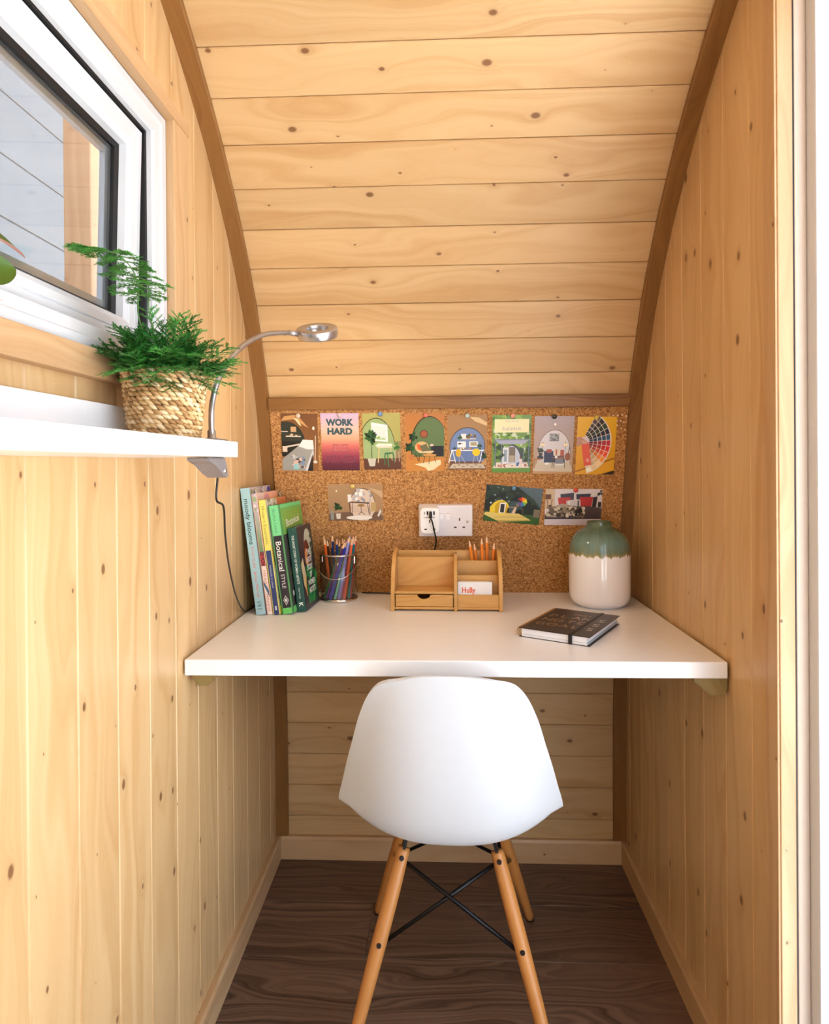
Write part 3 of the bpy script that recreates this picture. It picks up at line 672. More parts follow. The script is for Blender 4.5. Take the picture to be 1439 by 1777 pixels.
# base angle / radius and top offset: pencils fan out, leaning mostly right like in the bucket
def seg_dist(a, b, c, d):
    best = 9.0
    for i in range(15):
        p = a.lerp(b, i / 14); e = d - c; t = max(0, min(1, (p - c).dot(e) / e.dot(e))); best = min(best, (p - c - e * t).length)
    return best
placed = []
for k, (cn, c) in enumerate(cols):
    best = None
    for tr in range(500):
        jit = .001 + .00006 * tr
        if k < 12:   # back group: upright with tips at left and middle
            tx = -.040 + .0068 * k; ty = .012; bx_ = tx * .6 - .001; by_ = .010
        else:        # front group fanned from lower left to upper right
            q = (k - 12) / 11; tx = .006 + .036 * q; ty = -.006; bx_ = -.036 + .074 * q; by_ = -.024
        tx += Rp.uniform(-jit, jit); ty += Rp.uniform(-.02, .02); bx_ += Rp.uniform(-jit, jit); by_ += Rp.uniform(-.012, .012)
        rad = math.hypot(bx_, by_); rt = math.hypot(tx, ty)
        if rad > .0405: bx_ *= .0405 / rad; by_ *= .0405 / rad
        if rt > .0425: tx *= .0425 / rt; ty *= .0425 / rt
        L = Rp.uniform(.148, .170) if k < 12 else Rp.uniform(.158, .172)
        if cn in ('chestnut brown', 'grey', 'bright green', 'plum'): L -= .012
        b0 = Vector((BX + bx_, BY + by_, DT + .0065)); t0 = Vector((BX + tx, BY + ty, DT + BH)); e0 = b0 + (t0 - b0).normalized() * L
        dm = min([seg_dist(b0, e0, a_, b_) for a_, b_ in placed] + [9.0])
        if best is None or dm > best[0]: best = (dm, b0, e0)
        if dm > .0074: break
    placed.append(best[1:])
    make_pencil('coloured_pencil', '%s coloured pencil standing in the clear bucket' % cn, c, best[1], best[2], 'coloured pencils in the bucket')
# ------------------------------------------------------------------ bamboo organiser
OX0, OX1, OY0, OY1 = .360, .632, -.285, -.165
og = tag(empty('desk_organiser', ((OX0 + OX1) / 2, (OY0 + OY1) / 2, DT), (0, 0, math.radians(-1.5))), 'bamboo desk organiser with a small drawer and letter slots', 'organiser')
ow, od, oh = (OX1 - OX0) / 2, (OY1 - OY0) / 2, .140
def side_panel(x0, x1, h, yb, depth=None):
    yb = od if yb is None else yb
    p = [(-od, 0), (od, 0), (od, h)]
    n = 12
    for k in range(n + 1):
        a = PI / 2 * k / n; p.append((od - .028 - (2 * od - .028) * math.sin(a) ** 1.0 * 1.0, h * (.30 + .70 * math.cos(a)) if k else h))
    bm = bmesh.new(); prism(bm, [(q[1], q[0]) for q in p], 2, 0, x1 - x0)
    bmesh.ops.bevel(bm, geom=bm.edges[:], offset=.0012, segments=1, affect='EDGES')
    # local x = height (grain), local y = depth, local z = thickness
    return obj('side_panel' if h > .13 else 'divider', bm, M['bamboo'], og, mw=frame((x0, 0, 0), (0, 0, 1), (0, 1, 0), (-1, 0, 0)) @ Matrix.Translation((0, 0, -(x1 - x0))))
side_panel(-ow, -ow + .009, oh, None); side_panel(ow - .009, ow, oh, None); side_panel(.018, .026, oh - .010, None)
def panel(name, x0, x1, y0, y1, z0, z1, b=.0008): return obj(name, B(x0, x1, y0, y1, z0, z1, bev=b, seg=1), M['bamboo'], og)
panel('back_panel', -ow + .009, ow - .009, od - .007, od, .004, oh - .006)
panel('base_panel', -ow + .009, ow - .009, -od + .004, od - .007, .004, .010)
panel('shelf_panel', -ow + .009, .018, -od + .004, od - .007, .042, .048)
panel('slot_panel', -ow + .009, .018, od - .045, od - .039, .048, oh - .018)
dw = empty('drawer', (0, 0, 0), parent=og)
bm = bmesh.new(); x0, x1 = -ow + .0115, .0155; cxm = (x0 + x1) / 2 - .001
pl = [(x0, .0115), (x1, .0115), (x1, .0400)] + [(cxm + .016 * math.cos(PI * k / 10), .0400 - .011 * math.sin(PI * k / 10)) for k in range(11)] + [(x0, .0400)]
prism(bm, pl, 1, -od + .005, -od + .011); obj('drawer_front', bm, M['bamboo'], dw)
bm = bmesh.new(); box(bm, x0 + .002, x1 - .002, -od + .011, od - .012, .012, .015); box(bm, x0 + .002, x0 + .006, -od + .011, od - .012, .015, .034); box(bm, x1 - .006, x1 - .002, -od + .011, od - .012, .015, .034); box(bm, x0 + .006, x1 - .006, od - .016, od - .012, .015, .034)
obj('drawer_box', bm, M['bamboo'], dw)
panel('slot_front', .026, ow - .009, -od + .005, -od + .011, .010, .040)
panel('slot_divider', .026, ow - .009, -.020, -.014, .010, .082)
panel('slot_divider', .026, ow - .009, .016, .022, .010, .113)
cb = tag(empty('card_box', (OX0 + ow * 2 - .068, OY0 + .020, DT + .0118), (math.radians(-4), 0, math.radians(-1.5))), 'white box of business cards with orange lettering in the bamboo organiser', 'card box')
obj('box', B(-.042, .042, -.008, .012, 0, .057, bev=.0008, seg=1), M['paper'], cb)
a = Art(.084, .057); a.text('Hully', .32, .66, .0125, (226, 100, 58), .035, 0, fit=.033); a.build('lettering', M['print'], cb, frame((-.042, -.0081, 0), (1, 0, 0), (0, 0, 1), (0, -1, 0)))
opos = [(.577, .554, .942), (.585, .567, .932), (.592, .586, .948), (.602, .600, .951), (.608, .6185, .936)]
onames = ['leftmost orange pencil in the bamboo organiser, tip beside the socket', 'second orange pencil from the left in the bamboo organiser', 'middle orange pencil of five in the bamboo organiser', 'fourth orange pencil from the left in the bamboo organiser', 'rightmost orange pencil in the bamboo organiser, leaning right']
for k, ((bx_, tx, tz), lb) in enumerate(zip(opos, onames)):
    yc = (OY0 + OY1) / 2 + .038
    make_pencil('pencil', lb, (232, 130, 40), (bx_, yc - .005 + .010 * (k % 2), DT + .012), (tx, yc - .004 + .010 * (k % 2), tz), 'orange pencils in the organiser', lead=(190, 120, 80), rr=.0041)
# ------------------------------------------------------------------ vase
VX, VY = .882, -.205
def vase_mat():
    m, nt, b = nodes('reactive_glaze'); L = nt.links
    tc = N(nt, 'ShaderNodeTexCoord'); sp = N(nt, 'ShaderNodeSeparateXYZ'); L.new(tc.outputs['Object'], sp.inputs[0])
    at = math_(nt, 'ARCTAN2', sp.outputs[1], sp.outputs[0]); cv = N(nt, 'ShaderNodeCombineXYZ'); L.new(math_(nt, 'MULTIPLY', at, 3.0), cv.inputs[0])
    n1 = N(nt, 'ShaderNodeTexNoise'); n1.inputs['Scale'].default_value = 2.2; n1.inputs['Detail'].default_value = 3; L.new(cv.outputs[0], n1.inputs['Vector'])
    n2 = N(nt, 'ShaderNodeTexNoise'); n2.inputs['Scale'].default_value = 45; n2.inputs['Detail'].default_value = 3; L.new(tc.outputs['Object'], n2.inputs['Vector'])
    z = math_(nt, 'ADD', sp.outputs[2], math_(nt, 'ADD', math_(nt, 'MULTIPLY', math_(nt, 'SUBTRACT', n1.outputs['Fac'], .5), .030), math_(nt, 'MULTIPLY', math_(nt, 'SUBTRACT', n2.outputs['Fac'], .5), .006)))
    c = ramp(nt, math_(nt, 'MULTIPLY', z, 4.6), [(0.0, lin((246, 244, 250))), (.590, lin((246, 243, 248))), (.606, lin((150, 140, 84))), (.64, lin((112, 130, 112))), (.74, lin((104, 136, 130))), (.86, lin((88, 118, 104))), (1.0, lin((70, 88, 52)))])
    n3 = N(nt, 'ShaderNodeTexNoise'); n3.inputs['Scale'].default_value = 1.0; cv3 = N(nt, 'ShaderNodeCombineXYZ'); L.new(math_(nt, 'MULTIPLY', at, 9.0), cv3.inputs[0]); L.new(math_(nt, 'MULTIPLY', sp.outputs[2], 14.0), cv3.inputs[1]); L.new(cv3.outputs[0], n3.inputs['Vector'])
    hv = N(nt, 'ShaderNodeHueSaturation'); L.new(c, hv.inputs['Color']); L.new(math_(nt, 'ADD', math_(nt, 'MULTIPLY', n3.outputs['Fac'], .5), .75), hv.inputs['Value'])
    c = mixc(nt, math_(nt, 'GREATER_THAN', math_(nt, 'MULTIPLY', z, 4.6), .6), c, hv.outputs[0])
    L.new(c, b.inputs['Base Color']); b.inputs['Roughness'].default_value = .12; b.inputs['Coat Weight'].default_value = .4; b.inputs['Coat Roughness'].default_value = .05
    return m
vp = [(0, .003), (.052, .003), (.054, .0), (.058, .002), (.068, .010), (.0745, .026), (.0755, .06), (.0755, .125), (.0745, .145), (.069, .166), (.057, .182), (.042, .192), (.034, .197), (.0305, .203), (.031, .210), (.0285, .2115), (.0265, .209), (.0265, .198), (.04, .186), (.064, .16), (.07, .12), (.07, .03), (0, .012)]
vs_ = spline([(r, z, 0) for r, z in vp[1:]], 3)
tag(obj('vase', lathe(bmesh.new(), [(0, .003)] + [(p.x, p.y) for p in vs_], 64), vase_mat(), smooth=True), 'white ceramic vase with dripping green glaze around the neck', 'vase').location = (VX, VY, DT)
# ------------------------------------------------------------------ spiral notebook
nb = tag(empty('notebook', (.640, -.503, DT), (0, 0, math.radians(-31))), 'dark brown spiral notebook with gold lettering and black elastic on the desk', 'notebook')
nw, nl, nt_ = .148, .208, .019
M['nbcover'] = plain('dark_card_cover', (58, 48, 44), .45); M['gold'] = foil('gold_foil', (176, 134, 84), .35, .6)
obj('back_cover', B(.002, nw + .003, 0, nl, 0, .0012, bev=.0004, seg=1), M['nbcover'], nb)
pg = obj('page_block', B(.008, nw - .003, .002, nl - .002, .0013, nt_ - .0016), M['paper'], nb)
obj('divider_sheets', B(.012, nw + .001, .0015, nl - .001, .006, .0065), foil('blue_grey_sheet', (150, 170, 184)), nb)
cvn = obj('front_cover', B(.002, nw + .004, -.001, nl + .001, nt_ - .0013, nt_, bev=.0004, seg=1), M['nbcover'], nb)
for k in range(24):
    yy = .008 + (nl - .016) * k / 23
    if k % 1 == 0: obj('coil', tube(bmesh.new(), [(.004 + .0095 * math.cos(a_), yy + .0015 * math.sin(a_ / 2), nt_ / 2 + .0006 + .0092 * math.sin(a_)) for a_ in [2 * PI * q / 14 for q in range(15)]], .0008, 5), M['gold'], nb, smooth=True)
obj('elastic_band', B(nw * .735, nw * .735 + .007, -.0025, nl + .0025, .0001, nt_ + .0008, bev=.0004, seg=1), M['black'], nb)
a = Art(nw, nl)
a.text('2021', .52, .80, .0075, (170, 140, 104), 0, 0, fit=.04)
for t_, yv in (('PLANS', .66), ('NOTES', .47), ('GOALS', .28)):
    for ch, xv in zip(t_, (.16, .33, .51, .67, .88)): a.text(ch, xv, yv, .023, (190, 148, 98) if xv < .85 else (222, 206, 176), -.012, 0)
    for xv in (.16, .33, .51, .67, .88): a.rect(xv - .075, yv - .012, xv + .075, yv + .004, (58, 48, 44))      # stencil gap through the letters
for yv in (.06, .10, .92, .955): a.rect(.05, yv, .98, yv + .004, (92, 74, 58))
a.build('cover_lettering', M['print'], cvn, frame((.003, 0, nt_), (1, 0, 0), (0, 1, 0), (0, 0, 1)))
# ------------------------------------------------------------------ cards on the cork board
def cork_pt(u, v, lift=0.0): return on_plane(u, v, CK0 + CKN * lift, CKN)
def cork_uv(u, v, lift=0.0):
    p = cork_pt(u, v, lift) - CK0; return p.dot(Vector((1, 0, 0))), p.dot(CKV)
def card(name, label, quad, fn, pin_rgb, pin_label, pin_uv, group='postcards pinned to the cork board'):
    (ax, ay), (bx, by), (cx, cy), (dx, dy) = [cork_uv(*q) for q in quad]     # TL, TR, BR, BL
    ux, uy = (bx - ax + cx - dx) / 2, (by - ay + cy - dy) / 2; w = math.hypot(ux, uy); rot = math.atan2(uy, ux)
    h = (math.hypot(ax - dx, ay - dy) + math.hypot(bx - cx, by - cy)) / 2
    mx, my = (ax + bx + cx + dx) / 4, (ay + by + cy + dy) / 4
    U = (Vector((1, 0, 0)) * math.cos(rot) + CKV * math.sin(rot)); V = (CKV * math.cos(rot) - Vector((1, 0, 0)) * math.sin(rot))
    o = CK0 + Vector((1, 0, 0)) * mx + CKV * my + CKN * .0012
    root = tag(obj(name, B(-w / 2, w / 2, -h / 2, h / 2, -.0004, .0, bev=0), M['paper'], mw=frame(o, U, V, CKN)), label, 'postcard', group)
    a = Art(w, h); fn(a); a.build('printed_picture', M['print'], root, frame((-w / 2, -h / 2, 0), (1, 0, 0), (0, 1, 0), (0, 0, 1)))
    pin(pin_uv, pin_rgb, pin_label)
def pin(uv, rgb, label, r=.0062, group='push pins on the cork board'):
    p = cork_pt(uv[0], uv[1], .0018)
    m = foil('pin_' + str(rgb), rgb, .25)
    root = tag(obj('push_pin', lathe(bmesh.new(), [(0, 0), (r * .5, 0), (r * .55, .002), (r, .0035), (r, .0052), (r * .8, .0064), (0, .0068)], 16), m, smooth=True, mw=frame(p, (1, 0, 0), CKV, CKN)), label, 'push pin', group)
    return root
def leafy(a, u, v, r, cols, n=14, seed=2):
    R = random.Random(seed)
    for k in range(n):
        t = R.uniform(0, 2 * PI); l = r * R.uniform(.5, 1.1); wv = .3
        px, py = u + l * math.cos(t), v + l * math.sin(t) * a.w / a.h
        qx, qy = -math.sin(t) * l * wv, math.cos(t) * l * wv * a.w / a.h
        a.poly([(u, v), ((u + px) / 2 + qx, (v + py) / 2 + qy), (px, py), ((u + px) / 2 - qx, (v + py) / 2 - qy)], R.choice(cols))
GR = [(22, 56, 30), (34, 78, 40), (50, 96, 48), (16, 40, 24)]
def p1(a):
    a.grad(0, 0, 1, 1, (150, 100, 56), (120, 78, 46)); a.poly([(.1, .95), (.45, .98), (.75, .75), (.62, .8), (.35, .9), (0, .87)], (206, 156, 100)); a.poly([(.35, .92), (.46, .91), (.56, .78), (.5, .8)], (244, 220, 176))
    a.ell(.12, .5, .52, .36, (48, 54, 46), 24, 0, 180); a.rect(0, .25, .63, .52, (34, 32, 32)); a.rect(.26, .68, .41, .77, (206, 168, 126)); a.rect(0, .68, .18, .695, (210, 200, 190)); a.rect(.12, .595, .53, .615, (226, 216, 200)); a.blobs(.14, .615, .5, .64, [(220, 200, 170), (90, 70, 50)], 10, .03)
    a.poly([(.1, .43), (.5, .48), (.5, .455), (.1, .40)], (222, 212, 196)); a.rect(.02, .33, .15, .43, (226, 206, 186))
    a.poly([(0, 0), (.0, .2), (.42, .42), (.6, .55), (.86, .54), (.88, .4), (.68, 0)], (160, 160, 156)); a.poly([(.46, .43), (.58, .55), (.86, .54), (.87, .38), (.7, .38)], (244, 238, 238)); a.poly([(.62, 0), (.86, .4), (.87, .3), (.75, 0)], (214, 214, 220)); a.poly([(.69, 0), (.84, .3), (.84, 0)], (40, 34, 34))
    a.blobs(.24, .05, .6, .3, [(210, 206, 206), (80, 70, 76), (226, 190, 176), (130, 150, 180)], 34, .05, 3); a.poly([(.3, .03), (.46, .03), (.42, .13), (.32, .12)], (150, 208, 212))
    a.line(.93, .62, .9, .18, .018, (232, 220, 206)); a.ell(.91, .16, .055, .026, (226, 214, 206)); a.ell(.88, .75, .03, .03, (255, 246, 226))
def p2(a):
    st = [(0, (84, 34, 54)), (.13, (112, 42, 66)), (.28, (164, 70, 92)), (.42, (214, 110, 106)), (.56, (242, 172, 140)), (.72, (238, 194, 176)), (.88, (220, 186, 204)), (1, (208, 184, 220))]
    for (y0, c0), (y1, c1) in zip(st, st[1:]): a.grad(0, y0, 1, y1, c0, c1)
    a.text('WORK', .5, .845, a.h * .105, (48, 88, 98), .055, 0, fit=a.w * .73); a.text('HARD', .5, .69, a.h * .105, (48, 88, 98), .055, 0, fit=a.w * .66)
    for t_, yv, fw_, ci in (('BE', .40, .40, (206, 108, 108)), ('KIND', .20, .76, (140, 58, 80))):
        a.text(t_, .5, yv, a.h * .12, (100, 84, 104), .036, 0, fit=a.w * fw_); a.text(t_, .5, yv, a.h * .112, ci, .022, 0, fit=a.w * (fw_ - .025))
def p3(a):
    a.grad(0, 0, 1, 1, (176, 168, 96), (178, 172, 104)); a.ell(.36, .34, .5, .58, (52, 44, 34), 30); a.ell(.36, .34, .485, .565, (158, 180, 122), 30); a.rect(0, .2, .86, .45, (160, 184, 130)); a.rect(0, 0, 1, .2, (98, 62, 50)); a.poly([(.86, .2), (1, .2), (1, .5), (.86, .5)], (150, 132, 96))
    a.poly([(.23, .84), (.66, .79), (.66, .49), (.24, .52)], (240, 240, 240)); a.poly([(.28, .79), (.61, .75), (.61, .53), (.28, .55)], (222, 230, 226)); a.blobs(.3, .53, .6, .58, [(150, 190, 110), (200, 214, 190)], 14, .04)
    a.line(.22, .2, .22, .55, .014, (40, 44, 30)); leafy(a, .22, .57, .22, GR, 22, 4); a.poly([(.1, .2), (.33, .2), (.29, .06), (.15, .06)], (206, 200, 188))
    a.poly([(.32, .43), (.40, .47), (.78, .46), (.76, .42), (.4, .385)], (238, 234, 220)); a.rect(.4, .385, .76, .42, (224, 218, 200)); a.line(.42, .40, .38, .12, .025, (226, 196, 140)); a.line(.72, .40, .76, .16, .02, (220, 190, 140))
    a.poly([(.56, .30), (.78, .31), (.80, .28), (.57, .27)], (66, 118, 80)); a.line(.57, .28, .56, .08, .03, (66, 118, 80)); a.line(.79, .28, .82, .12, .03, (66, 118, 80)); a.line(.64, .28, .66, .05, .03, (76, 128, 88)); leafy(a, .88, .42, .15, [(60, 110, 50), (90, 140, 60)], 9, 6); a.line(.86, .32, .84, .14, .02, (206, 170, 150)); a.line(.94, .32, .95, .14, .02, (206, 170, 150))
def p4(a):
    a.grad(0, 0, 1, 1, (206, 140, 70), (188, 122, 64)); a.ell(.62, .42, .49, .54, (70, 52, 32), 30); a.ell(.63, .42, .475, .52, (98, 122, 78), 30); a.rect(.16, .25, 1, .44, (88, 110, 70)); a.rect(0, 0, 1, .25, (204, 136, 66)); a.ell(.48, .65, .105, .07, (110, 60, 40)); a.ell(.48, .65, .08, .054, (168, 92, 60))
    leafy(a, .22, .62, .16, GR, 14, 3); leafy(a, .1, .42, .15, GR, 16, 5); a.poly([(.07, .29), (.22, .29), (.2, .2), (.09, .2)], (196, 120, 70)); a.rect(.66, .26, .98, .44, (34, 36, 44)); a.ell(.68, .455, .05, .02, (226, 200, 190))
    a.poly([(.22, .12), (.5, .06), (.58, .0), (.72, .02), (.92, .12), (.9, .2), (.6, .16)], (238, 222, 182)); a.ell(.42, .42, .18, .1, (214, 180, 124)); a.poly([(.28, .48), (.38, .46), (.42, .36), (.32, .38)], (232, 100, 40)); a.poly([(.36, .44), (.54, .48), (.62, .36), (.44, .33)], (112, 108, 78)); a.poly([(.28, .38), (.35, .32), (.66, .31), (.74, .34), (.7, .36), (.4, .34)], (226, 204, 160))
    a.poly([(.42, .29), (.6, .31), (.8, .29), (.76, .255), (.5, .26)], (206, 150, 84)); a.line(.5, .26, .45, .14, .014, (60, 36, 24)); a.line(.74, .26, .78, .15, .014, (60, 36, 24)); a.line(.62, .25, .6, .12, .014, (60, 36, 24)); a.line(.25, .3, .34, .17, .016, (50, 30, 22)); a.line(.34, .17, .36, .3, .016, (50, 30, 22))
def p5(a):
    a.grad(0, 0, 1, 1, (178, 134, 84), (168, 126, 82)); a.poly([(.55, .97), (.8, .95), (1, .86), (1, .8), (.7, .88)], (222, 190, 140)); a.ell(.5, .42, .46, .36, (74, 62, 64), 30); a.ell(.5, .42, .445, .345, (116, 138, 186), 30); a.rect(.08, .15, .93, .42, (104, 128, 180)); a.poly([(0, 0), (1, 0), (.93, .15), (.07, .15)], (110, 72, 60)); a.poly([(.02, .02), (.98, .02), (.9, .11), (.12, .11)], (204, 188, 164))
    for k in range(7): a.rect(.14 + .11 * k, .045 + .03 * (k % 2), .21 + .11 * k, .065 + .03 * (k % 2), (150, 140, 132))
    a.rect(.33, .56, .72, .575, (226, 216, 196)); a.rect(.34, .575, .47, .66, (236, 236, 232)); leafy(a, .3, .6, .08, GR, 8, 2); a.blobs(.48, .58, .7, .65, [(60, 90, 50), (206, 160, 70), (120, 90, 60)], 12, .04); a.rect(.24, .41, .46, .52, (244, 244, 246)); a.rect(.55, .42, .77, .52, (240, 240, 240)); a.rect(.58, .44, .74, .505, (170, 160, 130)); a.blobs(.26, .46, .38, .49, [(50, 50, 60)], 6, .025)
    a.rect(.08, .345, .94, .365, (244, 242, 242)); a.blobs(.3, .37, .6, .40, [(230, 230, 230), (220, 180, 50), (150, 110, 70)], 12, .03); leafy(a, .18, .40, .06, GR, 8, 3); leafy(a, .82, .42, .09, GR, 10, 4); a.line(.1, .345, .02, .13, .02, (244, 244, 246)); a.line(.12, .345, .2, .13, .02, (244, 244, 246)); a.line(.04, .17, .19, .17, .02, (236, 220, 190)); a.line(.88, .345, .82, .13, .02, (240, 240, 244))
    a.ell(.27, .31, .07, .075, (226, 180, 40)); a.ell(.73, .32, .1, .07, (240, 206, 30)); [a.line(x0, .26, x1, .12, .012, (206, 196, 190)) for x0, x1 in ((.3, .29), (.34, .45), (.68, .65), (.74, .8))]; leafy(a, .95, .26, .12, GR, 10, 5); a.ell(.95, .13, .08, .045, (196, 152, 96))
def p6(a):
    a.rect(0, 0, 1, 1, (110, 150, 70)); a.blobs(0, .35, 1, 1, [(74, 116, 44), (150, 186, 80), (56, 92, 40), (206, 222, 190), (120, 160, 60)], 110, .08, 2); a.blobs(0, .2, 1, .5, [(40, 66, 36), (56, 84, 46)], 30, .09, 3); a.rect(0, 0, 1, .09, (100, 150, 56)); a.poly([(.02, .08), (.98, .08), (.9, .18), (.12, .18)], (232, 220, 212))
    a.rect(.06, .70, .94, .93, (250, 238, 190)); a.text('FIND YOUR', .5, .895, a.h * .022, (150, 176, 186), 0, 0, fit=a.w * .34); a.text('balance', .5, .775, a.h * .07, (120, 130, 176), -.012, .03, fit=a.w * .46)
    a.ell(.53, .16, .27, .33, (60, 66, 80), 24, 0, 180); a.ell(.5, .16, .25, .31, (196, 206, 226), 24, 0, 180); a.rect(.44, .18, .6, .45, (120, 108, 96)); a.rect(.45, .18, .59, .3, (176, 164, 146)); a.rect(.28, .16, .42, .44, (230, 234, 240)); a.rect(.31, .19, .39, .40, (150, 166, 186))
    a.poly([(.08, .57), (.95, .57), (.82, .50), (.2, .50)], (170, 176, 202)); [a.line(x, .1, x, .57, .028, (108, 116, 140)) for x in (.09, .95)]; [a.line(x, .16, x, .5, .02, (120, 128, 150)) for x in (.24, .82)]; a.line(.06, .575, .97, .575, .03, (130, 138, 164))
    a.ell(.74, .27, .022, .03, (110, 66, 46)); a.poly([(.70, .24), (.78, .24), (.8, .15), (.72, .14)], (226, 210, 214)); a.poly([(.64, .17), (.72, .18), (.68, .11), (.63, .11)], (60, 100, 166)); a.blobs(.15, .1, .9, .15, [(206, 160, 140), (240, 236, 232), (170, 110, 90)], 14, .04); leafy(a, .27, .3, .09, GR, 8, 7)
def p7(a):
    a.grad(0, 0, 1, 1, (186, 152, 110), (178, 164, 172)); a.ell(.52, .38, .41, .39, (110, 92, 84), 30); a.ell(.52, .38, .40, .38, (220, 216, 224), 30); a.rect(.11, .2, .92, .40, (214, 208, 212)); a.poly([(0, 0), (1, 0), (1, .08), (.9, .22), (.12, .22), (0, .08)], (206, 194, 174)); a.poly([(0, 0), (1, 0), (1, .035), (0, .05)], (196, 150, 100)); a.ell(.52, .86, .03, .022, (255, 250, 236))
    a.rect(.39, .57, .63, .70, (120, 122, 130)); a.blobs(.41, .58, .61, .69, [(170, 172, 176), (90, 92, 98)], 24, .03); [(a.ell(x, .53, .035, .02, (60, 48, 44), 12, 0, 180), a.ell(x, .51, .05, .03, (255, 236, 196)), a.line(x, .5, x, .32, .01, (80, 66, 60))) for x in (.23, .8)]
    leafy(a, .17, .42, .1, [(70, 74, 40), (50, 54, 34)], 12, 2); a.rect(.13, .3, .22, .37, (70, 50, 40)); a.rect(.1, .26, .25, .31, (30, 34, 50)); a.poly([(.27, .40), (.76, .40), (.8, .2), (.27, .2)], (36, 46, 84)); a.rect(.33, .37, .46, .43, (170, 76, 60)); a.poly([(.5, .43), (.68, .43), (.68, .32), (.51, .32)], (228, 214, 204)); a.rect(.56, .32, .6, .43, (176, 96, 70)); a.poly([(.68, .42), (.77, .42), (.77, .31), (.68, .32)], (176, 80, 62))
    a.poly([(.47, .28), (.56, .31), (.8, .3), (.76, .26)], (150, 100, 64)); a.poly([(.56, .27), (.76, .27), (.78, .15), (.57, .15)], (120, 124, 138)); a.rect(.57, .15, .78, .18, (226, 226, 226)); [a.line(x, .27, y_, .1, .014, (50, 36, 32)) for x, y_ in ((.5, .48), (.54, .53), (.79, .8))]; a.ell(.58, .30, .035, .025, (240, 240, 240)); a.ell(.87, .3, .07, .07, (150, 84, 44)); a.line(.88, .33, .91, .48, .02, (110, 60, 36)); a.ell(.35, .18, .06, .02, (240, 240, 240)); a.rect(0, .24, .2, .27, (186, 130, 80)); a.line(.03, .27, .03, .1, .02, (170, 116, 70))
def p8(a):
    a.grad(0, 0, 1, 1, (226, 160, 24), (242, 190, 36)); a.poly([(0, .03), (1, .27), (1, .30), (0, .06)], (176, 112, 30)); a.poly([(0, 0), (.6, 0), (1, .09), (1, .26), (0, .03)], (236, 176, 40)); a.poly([(.66, 0), (1, 0), (1, .07)], (40, 36, 30))
    pal = [(86, 70, 66), (50, 36, 36), (40, 60, 44), (28, 30, 60), (40, 80, 120), (170, 40, 60), (196, 40, 44), (226, 84, 50), (236, 140, 60), (222, 190, 140), (206, 180, 140), (226, 214, 196)]
    for j in range(12):
        a0_ = 62 - j * 11.6; a1_ = a0_ - 10.6
        for q in range(5):
            r0, r1 = .20 + .112 * q, .20 + .112 * (q + 1) - .014; f = lambda r, t: (.12 + r * math.cos(math.radians(t)), .56 + r * .72 * math.sin(math.radians(t)))
            if q == 0: a.poly([f(.18, a0_ + .6), f(.772, a0_ + .6), f(.772, a1_ - .6), f(.18, a1_ - .6)], (240, 232, 226))
            c = pal[j]; k = .7 + .12 * q; a.poly([f(r0, a0_), f(r1, a0_), f(r1, a1_), f(r0, a1_)], tuple(min(255, int(v * k)) for v in c))
    a.ell(.2, .58, .13, .08, (226, 214, 222)); a.poly([(.12, .54), (.3, .57), (.41, .17), (.22, .15)], (236, 98, 76)); a.ell(.31, .25, .05, .03, (250, 200, 190)); a.text('GM', .31, .25, a.h * .03, (236, 98, 76), .02, .25)
    a.poly([(0, .65), (.1, .66), (.26, .58), (.25, .53), (.13, .53), (.06, .49), (0, .5)], (196, 146, 130)); a.poly([(.12, .6), (.27, .57), (.25, .53), (.14, .55)], (214, 166, 148))
def p9(a):
    a.grad(0, 0, 1, 1, (170, 132, 96), (176, 140, 104)); a.poly([(0, 0), (1, 0), (1, .1), (.9, .24), (.3, .24), (0, .2)], (120, 92, 74)); a.poly([(.6, .95), (1, .8), (1, .6), (.75, .9)], (200, 170, 130)); a.ell(.63, .42, .235, .47, (70, 54, 44), 30); a.ell(.63, .42, .225, .45, (222, 200, 184), 30); a.rect(.41, .22, .85, .42, (214, 188, 168))
    R = random.Random(4)
    for k in range(18): x, y_ = R.uniform(.44, .82), R.uniform(.45, .82); a.rect(x, y_, x + .045, y_ + .08, R.choice([(240, 238, 238), (226, 220, 220), (190, 186, 190), (150, 150, 160)]))
    a.rect(.57, .68, .63, .78, (252, 252, 252)); a.rect(.36, .5, .43, .72, (240, 232, 228)); a.poly([(.36, .50), (.42, .53), (.76, .50), (.74, .46)], (92, 64, 50)); [a.line(x, .5, y_, .16, .01, (50, 40, 38)) for x, y_ in ((.38, .4), (.44, .43), (.72, .74), (.75, .76))]; a.ell(.6, .42, .07, .035, (160, 116, 66)); a.line(.6, .4, .6, .22, .01, (50, 40, 38)); a.line(.6, .24, .54, .16, .01, (50, 40, 38)); a.line(.6, .24, .67, .16, .01, (50, 40, 38))
    a.ell(.56, .08, .24, .06, (240, 232, 226)); a.rect(.78, .25, .87, .5, (190, 160, 110)); a.poly([(.89, .13), (.95, .3), (.97, .26), (.92, .1)], (226, 226, 230)); leafy(a, .18, .4, .1, GR, 12, 5); a.poly([(.13, .2), (.22, .2), (.21, .05), (.14, .05)], (224, 214, 200)); a.rect(.03, .03, .09, .27, (150, 150, 146)); a.ell(.16, .82, .014, .022, (255, 250, 230))
